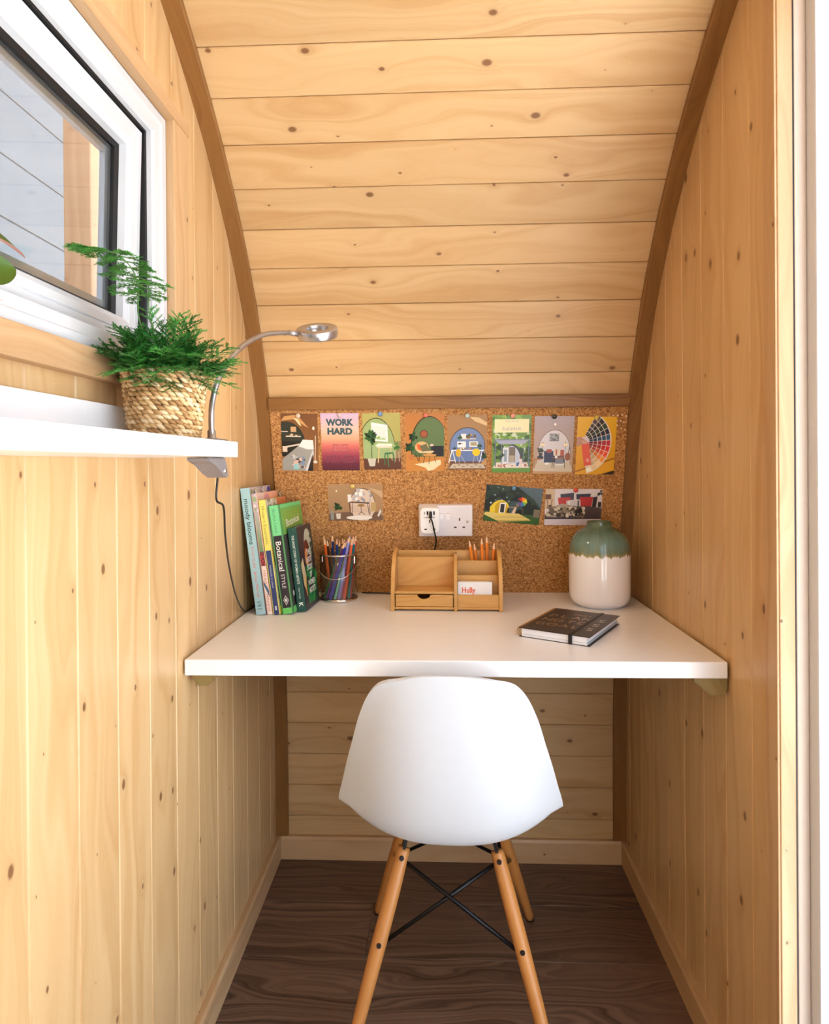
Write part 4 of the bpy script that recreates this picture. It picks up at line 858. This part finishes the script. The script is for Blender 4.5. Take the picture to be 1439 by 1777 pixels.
def p10(a):
    a.rect(0, 0, 1, 1, (26, 38, 30)); a.blobs(0, .3, 1, 1, [(16, 26, 22), (34, 54, 38), (44, 66, 50), (20, 34, 40), (60, 84, 90)], 70, .1, 6); a.blobs(.05, .5, .6, .95, [(206, 222, 236), (120, 140, 130)], 12, .018, 2); a.poly([(.55, 1), (1, 1), (1, .45), (.85, .7)], (84, 104, 116)); a.grad(0, 0, 1, .26, (50, 96, 36), (56, 90, 46))
    a.poly([(.03, .25), (.62, .27), (.84, .12), (.3, .0), (.0, .18)], (226, 204, 120)); a.poly([(.24, .05), (.84, .13), (.84, .1), (.28, .0)], (198, 172, 92)); a.poly([(.2, .14), (.74, .2), (.74, .17), (.2, .11)], (206, 182, 104))
    a.poly([(.1, .24), (.1, .4), (.16, .52), (.24, .6), (.34, .6), (.4, .5), (.42, .26)], (236, 208, 50)); a.ell(.3, .4, .135, .2, (238, 214, 60), 24); a.poly([(.19, .24), (.19, .46), (.25, .56), (.33, .58), (.40, .5), (.43, .25)], (206, 170, 20)); a.poly([(.26, .24), (.27, .53), (.38, .54), (.37, .25)], (240, 240, 236)); a.rect(.285, .27, .355, .5, (50, 44, 40))
    a.poly([(.4, .27), (.42, .42), (.44, .42), (.45, .27)], (40, 34, 34)); a.poly([(.49, .27), (.54, .45), (.57, .44), (.55, .25)], (226, 196, 170)); a.line(.42, .42, .56, .44, .012, (206, 160, 130)); a.line(.56, .44, .63, .55, .008, (220, 190, 160)); a.ell(.57, .48, .015, .025, (150, 100, 60))
    for k, c in enumerate([(220, 50, 40), (240, 140, 40), (240, 214, 50), (120, 180, 60), (60, 130, 200), (120, 80, 160)]): a.poly([(.66, .6), (.66 + .09 * math.cos(2.6 - k * .9), .6 + .13 * math.sin(2.6 - k * .9)), (.66 + .09 * math.cos(1.7 - k * .9), .6 + .13 * math.sin(1.7 - k * .9))], c)
    a.line(.68, .42, .69, .28, .02, (90, 70, 56)); a.rect(.88, .2, .99, .42, (130, 120, 100))
def p11(a):
    a.rect(0, 0, 1, 1, (226, 218, 222)); a.rect(0, .45, .16, 1, (214, 190, 160)); a.rect(.0, .72, .1, .85, (110, 70, 50)); a.line(.03, .72, .05, .48, .012, (110, 70, 50)); a.line(.12, .72, .1, .48, .012, (110, 70, 50)); a.rect(.16, .45, .165, 1, (190, 180, 184)); a.rect(.88, .5, .885, 1, (196, 186, 190))
    a.poly([(.26, .86), (.5, .9), (.5, .7), (.27, .72)], (66, 70, 88)); a.poly([(.54, .86), (.8, .88), (.78, .7), (.55, .72)], (62, 66, 84)); a.poly([(.22, .76), (.45, .78), (.44, .55), (.24, .55)], (196, 62, 62)); a.poly([(.6, .78), (.84, .79), (.82, .52), (.63, .53)], (190, 56, 60)); a.poly([(.84, .78), (.92, .8), (.9, .5), (.83, .52)], (50, 46, 48)); a.poly([(.37, .68), (.62, .7), (.63, .5), (.38, .5)], (214, 208, 212)); a.rect(.57, .5, .6, .69, (96, 84, 96)); a.rect(.41, .5, .43, .69, (240, 240, 240))
    a.poly([(0, .3), (.3, .5), (.75, .54), (1, .48), (1, .2), (0, .16)], (88, 76, 80)); a.rect(0, 0, 1, .19, (216, 208, 220)); a.poly([(0, .16), (1, .18), (1, .22), (0, .2)], (70, 62, 70)); a.poly([(0, .28), (.1, .5), (.3, .6), (.45, .56), (.6, .48), (.7, .36), (.6, .24), (.4, .28), (.2, .22), (.05, .24)], (176, 160, 140))
    a.blobs(.02, .26, .36, .54, [(110, 92, 78), (206, 192, 172), (60, 52, 48), (150, 132, 112)], 44, .05, 3); a.blobs(.4, .26, .68, .48, [(90, 76, 66), (226, 214, 196), (50, 44, 42), (140, 122, 104)], 40, .045, 4); a.ell(.55, .29, .02, .025, (30, 26, 28)); leafy(a, .97, .9, .08, [(40, 40, 36)], 8, 3); a.rect(.93, .5, .99, .65, (40, 38, 40))
T = lambda x0, y0, x1, y1, sk=0: [(x0, y0), (x1, y0), (x1 + sk, y1), (x0 + sk, y1)]
PC = 'postcard'
card(PC, 'postcard of a treatment bed in a dark green arched room, leftmost of the top row', [(487, 717), (551, 718), (554, 817), (491, 816)], p1, (214, 196, 180), 'pearl push pin on the postcard of the treatment bed', (518, 721))
card(PC, 'pink gradient postcard with bold work hard be kind lettering', [(557, 717), (622, 717), (625, 816), (559, 816)], p2, (206, 186, 196), 'pale pink push pin on the lettered gradient postcard', (590, 720))
card(PC, 'postcard of a light green room with white desk and green stool', [(629, 717), (694, 716), (697, 814), (632, 815)], p3, (108, 138, 186), 'blue push pin on the postcard of the light green room', (660, 718))
card(PC, 'postcard of a wicker armchair on a hide rug in a green arched room', [(704, 717), (770, 718), (772, 816), (704, 818)], p4, (214, 110, 96), 'coral push pin on the armchair postcard', (739, 720))
card(PC, 'postcard of two yellow chairs at a long desk on a blue wall', [(777, 720), (844, 720), (846, 814), (778, 815)], p5, (180, 196, 190), 'pale grey push pin on the blue wall postcard', (811, 721))
card(PC, 'garden postcard with a cream banner above a pergola and white pod', [(854, 720), (921, 720), (922, 819), (854, 820)], p6, (226, 150, 132), 'salmon push pin on the garden pergola postcard', (890, 721))
card(PC, 'postcard of a navy sofa under a framed print in a pale arched room', [(927, 722), (995, 722), (995, 822), (926, 822)], p7, (52, 48, 44), 'black push pin on the navy sofa postcard', (962, 722.5))
card(PC, 'bright yellow postcard of a hand holding a fanned paint colour chart', [(1001, 723), (1069, 723), (1067, 823), (1000, 823)], p8, (214, 190, 90), 'yellow push pin on the colour chart postcard', (1035, 724))
card(PC, 'landscape postcard of a desk against an arch, alone below the lettered postcard', [(569, 840), (664, 840), (665, 902), (571, 904)], p9, (220, 196, 110), 'cream push pin on the lone landscape desk postcard', (612, 843))
card(PC, 'tilted landscape postcard of a yellow pod and rainbow umbrella in a garden', [(844, 840), (941, 848), (937, 911), (839, 903)], p10, (96, 140, 170), 'blue grey push pin on the tilted yellow pod postcard', (892, 846))
card(PC, 'landscape postcard of a spotted dog asleep on a grey bed with red cushions', [(947, 848), (1044, 849), (1044, 911), (945, 911)], p11, (206, 70, 54), 'red push pin on the sleeping dog postcard', (999, 850))
rows_ = (('top', ((1064, 720.5), (1071.5, 720.5), (1079, 719.5), (1086, 721.5)), ('leftmost', 'second', 'third', 'rightmost')), ('middle', ((1070, 730), (1077, 730), (1082, 732.5)), ('left', 'centre', 'right')), ('bottom', ((1070.5, 738), (1077.5, 743), (1084, 745)), ('left', 'centre', 'right')))
for rn, ps, wn in rows_:
    for p_, w_ in zip(ps, wn): pin(p_, (246, 222, 200), 'tiny pearl pin, %s of the %s row in the cluster right of the yellow postcard' % (w_, rn), r=.0024, group='spare pearl pins')
# ------------------------------------------------------------------ double socket with plug-in adaptor
sx0, sv1 = cork_uv(726.5, 877.5, .02); sx1, sv0 = cork_uv(820, 931, .02)
so = tag(empty('wall_socket'), 'white double wall socket mounted on the cork board', 'socket')
so.matrix_world = frame(CK0 + Vector((1, 0, 0)) * sx0 + CKV * sv0, (1, 0, 0), CKV, CKN)
sw, shh = sx1 - sx0, sv1 - sv0
obj('back_box', B(.001, sw - .001, .001, shh - .001, -.003, .013, bev=.002), M['socket'], so)
fp = obj('face_plate', B(0, sw, 0, shh, .013, .020, bev=.0025), M['socket'], so)
for cx in (sw * .43, sw * .545):
    r_ = obj('rocker_switch', B(cx - .0055, cx + .0055, shh * .55, shh * .77, .019, .0225, bev=.0012), M['adaptor'], so)
    obj('switch_mark', B(cx - .003, cx + .003, shh * .745, shh * .755, .0222, .0227), foil('red_mark', (222, 90, 84)), r_)
def pin_holes(par, cx, cy, z, k=1.0):
    for dx, dy, w_, h_ in ((0, .0115, .0034, .0078), (-.0112, -.0105, .0068, .0034), (.0112, -.0105, .0068, .0034)):
        obj('pin_hole', B(cx + dx * k - w_ / 2, cx + dx * k + w_ / 2, cy + dy * k - h_ / 2, cy + dy * k + h_ / 2, z - .001, z + .0003), M['black'], par)
pin_holes(fp, sw * .76, shh * .42, .020)
obj('plate_screw', lathe(bmesh.new(), [(0, 0), (.0034, 0), (.003, .0008), (0, .0009)], 14), M['chrome'], fp, mw=Matrix.Translation((sw * .905, shh * .48, .020)))
ad = tag(empty('usb_adaptor'), 'white multi-port USB plug adaptor in the left half of the wall socket', 'adaptor')
ad.matrix_world = frame(cork_pt(746, 904.5, .044) - CKN * .0235, (1, 0, 0), CKV, CKN)
aw, ah, az = .0265, .0365, .0235
def rounded(w, h, r, n=6):
    out = []
    for (cx, cy, a0_) in ((w - r, h - r, 0), (-w + r, h - r, 90), (-w + r, -h + r, 180), (w - r, -h + r, 270)):
        out += [(cx + r * math.cos(math.radians(a0_ + 90 * k / n)), cy + r * math.sin(math.radians(a0_ + 90 * k / n))) for k in range(n + 1)]
    return out
bm = bmesh.new(); rings = []
for z_, q in ((0, 1.0), (az - .004, 1.0), (az - .001, .965), (az, .90)): rings.append([bm.verts.new((x * (1 if q == 1 else (abs(aw) - (1 - q) * .04) / aw), y * (1 if q == 1 else (ah - (1 - q) * .04) / ah), z_)) for x, y in rounded(aw, ah, .0125)])
for a_, b_ in zip(rings, rings[1:]):
    for k in range(len(a_)): bm.faces.new((a_[k], a_[(k + 1) % len(a_)], b_[(k + 1) % len(a_)], b_[k]))
bm.faces.new(rings[0][::-1]); bm.faces.new(rings[-1])
ab = obj('adaptor_body', bm, M['adaptor'], ad)
for dx, w_, h_ in ((-.0135, .0018, .0068), (-.006, .0042, .0100), (.0025, .0042, .0100), (.0115, .0042, .0100)): obj('usb_port', B(dx - w_ / 2, dx + w_ / 2, .0225 - h_ / 2, .0225 + h_ / 2, az - .002, az + .0003), M['black'], ab)
pin_holes(ab, 0, -.012, az)
a = Art(aw * 2, ah * 2); a.text('LENCENT', .52, .645, .0036, (70, 70, 66), .02, 0, fit=.026); a.poly([(.18, .62), (.24, .66), (.27, .62)], (130, 180, 60)); a.build('lettering', M['print'], ab, frame((-aw, -ah, az + .0001), (1, 0, 0), (0, 1, 0), (0, 0, 1)))
pw = ad.matrix_world
cb_ = tag(empty('usb_cable'), 'black USB cable hanging from the wall adaptor behind the organiser', 'cable')
p0 = pw @ Vector((.0025, .0225, az)); n0 = CKN
obj('plug', B(-.0038, .0038, -.012, .005, .0005, .011, bev=.0015), M['black'], cb_, mw=frame(p0, (1, 0, 0), CKV, CKN))
q0 = p0 + CKN * .007 - CKV * .014
obj('lead', tube(bmesh.new(), spline([q0, cork_pt(750, 905, .056), cork_pt(754, 922, .050), cork_pt(757, 940, .036), cork_pt(753, 962, .020), cork_pt(751, 1000, .012), Vector((cork_pt(748, 1015, .01).x, -.080, DT + .004)), Vector((.30, -.076, DT + .0035)), Vector((.262, -.072, DT + .0035))], 8), .0019, 8), M['black'], cb_, smooth=True)
# ------------------------------------------------------------------ clamp lamp
HL = CAM + ray(551, 577) * 1.30; HR = .0415
lamp = tag(empty('clamp_lamp', (.128, SE - .028, SZ)), 'silver gooseneck ring lamp clamped to the end of the white shelf', 'lamp')
LI = lamp.matrix_basis.inverted() if False else Matrix.Translation((-.128, -(SE - .028), -SZ))
def LP(p): return LI @ Vector(p)
bp_ = Vector((.128, SE - .028, SZ))
pts = [bp_ + Vector((0, 0, .004))] + [CAM + ray(u, v) * dp for u, v, dp in ((367, 722, .982), (369, 696, .988), (378, 662, 1.0), (397, 627, 1.03), (423, 599, 1.08), (454, 582, 1.15), (478.5, 578, 1.205), (503, 577.5, 1.26))]
cv_ = spline(pts, 10)
fine = []
for a_, b_ in zip(cv_, cv_[1:]):
    n_ = max(1, int((b_ - a_).length / .0016)); fine += [a_.lerp(b_, k / n_) for k in range(n_)]
fine.append(cv_[-1])
obj('gooseneck', tube(bmesh.new(), [LP(p) for p in fine], [.0047 if k % 2 else .0041 for k in range(len(fine))], 10), M['silver'], lamp, smooth=True)
d_ = (HL - cv_[-1]); d_.z = 0; d_.normalize()
obj('neck_collar', tube(bmesh.new(), [LP(cv_[-1] - d_ * .002), LP(cv_[-1] + d_ * .018)], .0058, 14), M['silver'], lamp, smooth=True)
obj('base_collar', lathe(bmesh.new(), [(0, 0), (.010, 0), (.010, .004), (.0065, .006), (.0065, .016), (.005, .018), (0, .018)], 20), M['silver'], lamp, smooth=True)
tilt = Matrix.Translation(LP(HL)) @ Matrix.Rotation(math.radians(27), 4, 'X')
prof_h = [(HR * .56, .009), (HR * .60, .0095), (HR * .97, .0095), (HR, .008), (HR, -.006), (HR * .98, -.0085), (HR * .93, -.009), (HR * .93, -.0065), (HR * .58, -.0065), (HR * .54, -.009), (HR * .52, -.006), (HR * .54, .007), (HR * .56, .009)]
hd = obj('ring_head', lathe(bmesh.new(), prof_h, 56), M['silver'], lamp, smooth=True, mw=tilt)
mm, nt, b_ = nodes('warm_led'); b_.inputs['Emission Color'].default_value = (1.0, .78, .48, 1); b_.inputs['Emission Strength'].default_value = 80.0; b_.inputs['Base Color'].default_value = (1, .95, .85, 1)
obj('led_diffuser', lathe(bmesh.new(), [(HR * .575, -.0068), (HR * .925, -.0068), (HR * .925, -.0078), (HR * .575, -.0078), (HR * .575, -.0068)], 56), mm, lamp, mw=tilt)
# clamp under the shelf
def CL(p): return p
bm = bmesh.new(); prism(bm, [(-.062, -.0255), (.012, -.0255), (.018, -.030), (.018, -.034), (.030, -.050), (.029, -.056), (.020, -.057), (.004, -.051), (-.030, -.035), (-.058, -.031)], 0, -.016, .016)
bmesh.ops.bevel(bm, geom=bm.edges[:], offset=.0015, segments=2, affect='EDGES')
cl = obj('clamp_jaw', bm, M['greyplastic'], lamp)
obj('clamp_screw', lathe(bmesh.new(), [(0, 0), (.004, 0), (.003, .0018), (0, .0018)], 12), M['chrome'], cl, mw=frame((.0162, .012, -.046), (0, 1, 0), (0, 0, 1), (1, 0, 0)))
obj('clamp_post', B(-.010, .010, .0285, .034, -.050, .003, bev=.001, seg=1), M['greyplastic'], lamp)
obj('clamp_plate', B(-.012, .014, -.012, .034, .0005, .004, bev=.001, seg=1), M['greyplastic'], lamp)
w0 = bp_ + Vector((0, .026, -.052))
cabpts = [w0, w0 + Vector((-.004, .004, -.04)), CAM + ray(388, 880) * 1.06, CAM + ray(391, 930) * 1.12, CAM + ray(398, 985) * 1.23, CAM + ray(410, 1035) * 1.36, Vector((.008, -.325, DT + .012)), Vector((.010, -.28, DT + .004)), Vector((.012, -.16, DT + .0035)), Vector((.05, -.075, DT + .0035)), Vector((.14, -.068, DT + .0035))]
cabpts = [Vector((max(.006, p.x), p.y, p.z)) for p in cabpts]
obj('power_cord', tube(bmesh.new(), [LP(p) for p in spline(cabpts, 8)], .0018, 8), M['black'], lamp, smooth=True)
# ------------------------------------------------------------------ potted asparagus fern
PX, PY = .085, -.930
PZ = SZ + .0005
fern = tag(empty('potted_fern', (PX, PY, PZ)), 'feathery asparagus fern in a woven seagrass basket on the shelf', 'potted plant')
R = random.Random(11)
straw = []
def weave():
    bm = bmesh.new(); rows = 15; Hh = .096
    cl_ = bm.loops.layers.float_color.new('ink')
    def strand(c, tdir, up, out, L, wd2, th, col):
        fs = []; ring = []; n = 5
        for k in range(n):
            s = -1 + 2 * k / (n - 1); p = c + tdir * (s * L / 2) + out * (th * (1 - s * s) - .001); wv = wd2 * (1 - .72 * abs(s) ** 2)
            ring.append([bm.verts.new(p + up * wv), bm.verts.new(p + out * wv * .75), bm.verts.new(p - up * wv), bm.verts.new(p - out * wv * .5)])
        for a, b in zip(ring, ring[1:]):
            for k in range(4): fs.append(bm.faces.new((a[k], a[(k + 1) % 4], b[(k + 1) % 4], b[k])))
        fs.append(bm.faces.new(ring[0])); fs.append(bm.faces.new(ring[-1][::-1]))
        for f in fs:
            for l in f.loops: l[cl_] = (*lin(col), 1)
    for r in range(rows):
        z = .0045 + (Hh - .007) * r / (rows - 1); q = z / Hh; rad = .0455 + (.0555 - .0455) * min(1, q * 1.15) + R.uniform(-.0008, .0008)
        ns = 34
        for k in range(ns):
            a = 2 * PI * (k + R.uniform(-.15, .15) + (r % 2) * .5) / ns; out = Vector((math.cos(a), math.sin(a), 0)); tg = Vector((-math.sin(a), math.cos(a), 0)); sl_ = math.radians(-24 + R.uniform(-7, 7))
            td = tg * math.cos(sl_) + Vector((0, 0, 1)) * math.sin(sl_); up = td.cross(out)
            b = R.random(); col = [(222, 186, 136), (204, 164, 112), (184, 142, 92), (236, 208, 166), (168, 126, 78)][int(b * 5)]
            strand(out * rad + Vector((0, 0, z + R.uniform(-.0008, .0008))), td, up, out, .0165, .0036, .0026, col)
    return bm
M['straw'] = print_mat('seagrass', .7)
wv_ = obj('woven_basket', weave(), M['straw'], fern, smooth=True)
obj('basket_liner', lathe(bmesh.new(), [(0, .001), (.0435, .001), (.0525, .094), (.0510, .094), (.0505, .083), (0, .083)], 40), plain('straw_core', (120, 88, 54), .8), fern, smooth=True)
obj('soil', lathe(bmesh.new(), [(0, .087), (.03, .0865), (.0512, .084), (.0512, .080), (0, .080)], 32), M['soil'], fern)
def fern_mat():
    m, nt, b = nodes('fern_green'); a = N(nt, 'ShaderNodeVertexColor', layer_name='ink'); nt.links.new(a.outputs[0], b.inputs['Base Color']); b.inputs['Roughness'].default_value = .55
    b.inputs['Subsurface Weight'].default_value = 0.0; return m
M['fern'] = fern_mat()
def needles(bm, layer, p, d, up, n, L, col):
    side = d.cross(up).normalized()
    for k in range(n):
        t = k / n; base_ = p + d * (t * L); s = 1 if k % 2 else -1; nl_ = .0075 * (1 - .55 * t) * R.uniform(.7, 1.2)
        dirn = (d * .75 + side * s * .85 + up * R.uniform(-.35, .45)).normalized(); wv = dirn.cross(up).normalized() * .0010
        f = bm.faces.new((bm.verts.new(base_ - wv), bm.verts.new(base_ + wv), bm.verts.new(base_ + dirn * nl_)))
        c = tuple(min(255, max(0, x + R.uniform(-14, 14))) for x in col)
        for l in f.loops: l[layer] = (*lin(c), 1)
def frond(bm, stems, layer, p, d, L, droop, nb_, sl_, col, flat=None):
    d = Vector(d).normalized(); pts = [Vector(p)]; n = 12
    for k in range(n):
        d = (d + Vector((0, 0, -droop / n))).normalized(); pts.append(pts[-1] + d * (L / n))
    tube(stems, pts, [.0010 * (1 - .7 * k / n) for k in range(n + 1)], 4, caps=False)
    for k in range(nb_):
        t = .22 + .78 * k / nb_; i = min(n - 1, int(t * n)); q = pts[i].lerp(pts[i + 1], t * n - i); dd = (pts[i + 1] - pts[i]).normalized()
        up = Vector((0, 0, 1)) if flat else Vector((R.uniform(-.4, .4), R.uniform(-.4, .4), 1)).normalized(); side = dd.cross(up).normalized() * (1 if k % 2 else -1)
        bd = (dd * .7 + side * .8 + Vector((0, 0, R.uniform(-.15, .2)))).normalized(); bl = sl_ * (1 - .75 * abs(t - .4)) * R.uniform(.8, 1.15)
        tube(stems, [q, q + bd * bl * .5, q + bd * bl + Vector((0, 0, -.002))], [.0005, .0004, .0002], 3, caps=False)
        needles(bm, layer, q, bd, up, max(8, int(bl / .0010)), bl, col)
    needles(bm, layer, pts[-3], (pts[-1] - pts[-3]).normalized(), Vector((0, 0, 1)), 16, (pts[-1] - pts[-3]).length, col)
bmf = bmesh.new(); lay = bmf.loops.layers.float_color.new('ink'); bms = bmesh.new()
for k in range(120):
    a = 2 * PI * R.random(); el = R.uniform(.2, 1.45); L = R.uniform(.06, .112) * (1.0 if el < .8 else .9)
    if abs((a - 1.05 + PI) % (2 * PI) - PI) < .55: L *= .55
    d = Vector((math.cos(a) * math.cos(el), math.sin(a) * math.cos(el), math.sin(el))); r0 = R.uniform(0, .03)
    g = R.uniform(0, 1); col = (int(30 + 44 * g), int(104 + 52 * g), int(34 + 24 * g))
    frond(bmf, bms, lay, (math.cos(a) * r0, math.sin(a) * r0, .084), d, L, R.uniform(.3, 1.0), 17, .027, col)
def PXP(u, v, dep): return CAM + ray(u, v) * dep - Vector((PX, PY, PZ))
# tall stem with flat tiers
st_ = spline([(.0, 0, .084), PXP(243, 560, .905), PXP(240, 500, .905), PXP(228, 465, .90), PXP(200, 440, .89), PXP(165, 434, .88), PXP(126, 428, .872)], 8)
tube(bms, st_, [.0013 * (1 - .6 * k / len(st_)) for k in range(len(st_))], 5, caps=False)
st2 = spline([(.006, .004, .084), PXP(262, 560, .915), PXP(258, 500, .92), PXP(262, 490, .92)], 8); tube(bms, st2, .0009, 5, caps=False)
for t, nfr, L in ((.30, 5, .034), (.36, 6, .050), (.42, 5, .046), (.50, 3, .030), (.57, 3, .034), (.63, 3, .034), (.69, 3, .032), (.76, 3, .028), (.83, 2, .024), (.89, 2, .022), (.95, 2, .018)):
    i = int(t * (len(st_) - 1)); q = st_[i]; dd = (st_[i + 1] - st_[i]).normalized()
    for k in range(nfr):
        a = 2 * PI * (k + R.random() * .5) / nfr + 1.2 * t * 9
        d = Vector((math.cos(a), math.sin(a), R.uniform(-.05, .2))) if t < .7 else (dd + Vector((0, .9 * (1 if k % 2 else -1), .1))).normalized()
        frond(bmf, bms, lay, q, d, L * R.uniform(.85, 1.15), .35, 9, .014, (84, int(160 + 20 * R.random()), 56), flat=True)
needles(bmf, lay, st_[-12], (st_[-1] - st_[-12]).normalized(), Vector((0, 0, 1)), 50, (st_[-1] - st_[-12]).length, (90, 156, 50))
from mathutils.kdtree import KDTree
kd = KDTree(len(fine))
for k, p in enumerate(fine): kd.insert(p - Vector((PX, PY, PZ)), k)
kd.balance()
for b_ in (bmf, bms):       # leaves never run through the lamp neck
    bmesh.ops.delete(b_, geom=[v for v in b_.verts if kd.find(v.co)[2] < .013], context='VERTS')
obj('stems', bms, plain('fern_stem', (96, 140, 70), .5), fern, smooth=True); obj('foliage', bmf, M['fern'], fern)
# ------------------------------------------------------------------ broad-leaf plant at the near end of the shelf
LX, LY = .085, -1.36
bp2 = tag(empty('leafy_pot_plant', (LX, LY, SZ + .0005)), 'broad-leaved plant with pink-backed leaves at the left edge of the shelf', 'potted plant')
obj('pot', lathe(bmesh.new(), [(0, 0), (.036, 0), (.046, .078), (.048, .08), (.048, .086), (.044, .086), (.042, .074), (0, .074)], 36), plain('terracotta', (186, 112, 78), .8), bp2, smooth=True)
obj('soil', lathe(bmesh.new(), [(0, .078), (.0425, .076), (.0425, .072), (0, .072)], 24), M['soil'], bp2)
def two_side(name, top, under):
    m, nt, b = nodes(name); g = N(nt, 'ShaderNodeNewGeometry'); c = mixc(nt, g.outputs['Backfacing'], lin(top), lin(under)); nt.links.new(c, b.inputs['Base Color']); b.inputs['Roughness'].default_value = .4; return m
lm = two_side('leaf_green_pink', (58, 84, 14), (206, 134, 106))
def leaf(p, d, up, L, wd2, curl, mat=lm):
    d = Vector(d).normalized(); up = Vector(up); side = d.cross(up).normalized(); up = side.cross(d); bm = bmesh.new(); rows = []; n = 10; c = Vector(p); dd = d.copy()
    for k in range(n + 1):
        t = k / n; w = wd2 * math.sin(PI * min(1, t * .93 + .05)) ** .75 * (1.0 - .25 * t)
        if k == n: w = .0004
        rows.append([bm.verts.new(c + side * w * s + up * (abs(s) ** 1.5 * w * .28)) for s in (-1, -.5, 0, .5, 1)])
        dd = (dd - up * curl / n).normalized(); c = c + dd * L / n
    for a, b in zip(rows, rows[1:]):
        for k in range(4): bm.faces.new((a[k], a[k + 1], b[k + 1], b[k]))
    me_o = obj('leaf', bm, mat, bp2, smooth=True); return me_o
def LQ(u, v, dep): return CAM + ray(u, v) * dep - Vector((LX, LY, SZ + .0005))
def stalk(a, b):
    m_ = (Vector(a) + Vector(b)) / 2 + Vector((0, 0, .01)); obj('stalk', tube(bmesh.new(), spline([a, m_, b], 5), .0016, 6), plain('pink_stalk', (176, 110, 86), .5), bp2, smooth=True)
specs = [((LQ(-52, 395, .56)), LQ(47, 447, .60), .019, .5, (.3, -.5, .8)), (LQ(-60, 470, .55), LQ(31, 472, .585), .020, .25, (.75, -.6, .3)), (LQ(-70, 520, .54), LQ(4, 520, .575), .012, .3, (.2, -.5, .8)),
         (Vector((-.01, -.02, .12)), Vector((-.03, -.08, .15)), .024, .5, (0, 0, 1)), (Vector((.01, -.02, .13)), Vector((.045, -.07, .17)), .024, .5, (0, 0, 1)), (Vector((0, 0, .14)), Vector((.03, .01, .20)), .022, .4, (0, -1, .4)), (Vector((-.01, .0, .13)), Vector((-.03, .03, .20)), .022, .4, (0, 0, 1))]
lg_ = foil('leaf_green', (64, 92, 18), .4)
for kk, (a_, b_, w_, cu_, up_) in enumerate(specs):
    a_, b_ = Vector(a_), Vector(b_); leaf(a_, (b_ - a_) + Vector((0, 0, (b_ - a_).length * cu_ * .5)), up_, (b_ - a_).length * 1.06, w_, cu_, lg_ if kk == 1 else lm)
    stalk(Vector((a_.x * .2, a_.y * .2, .074)), a_)
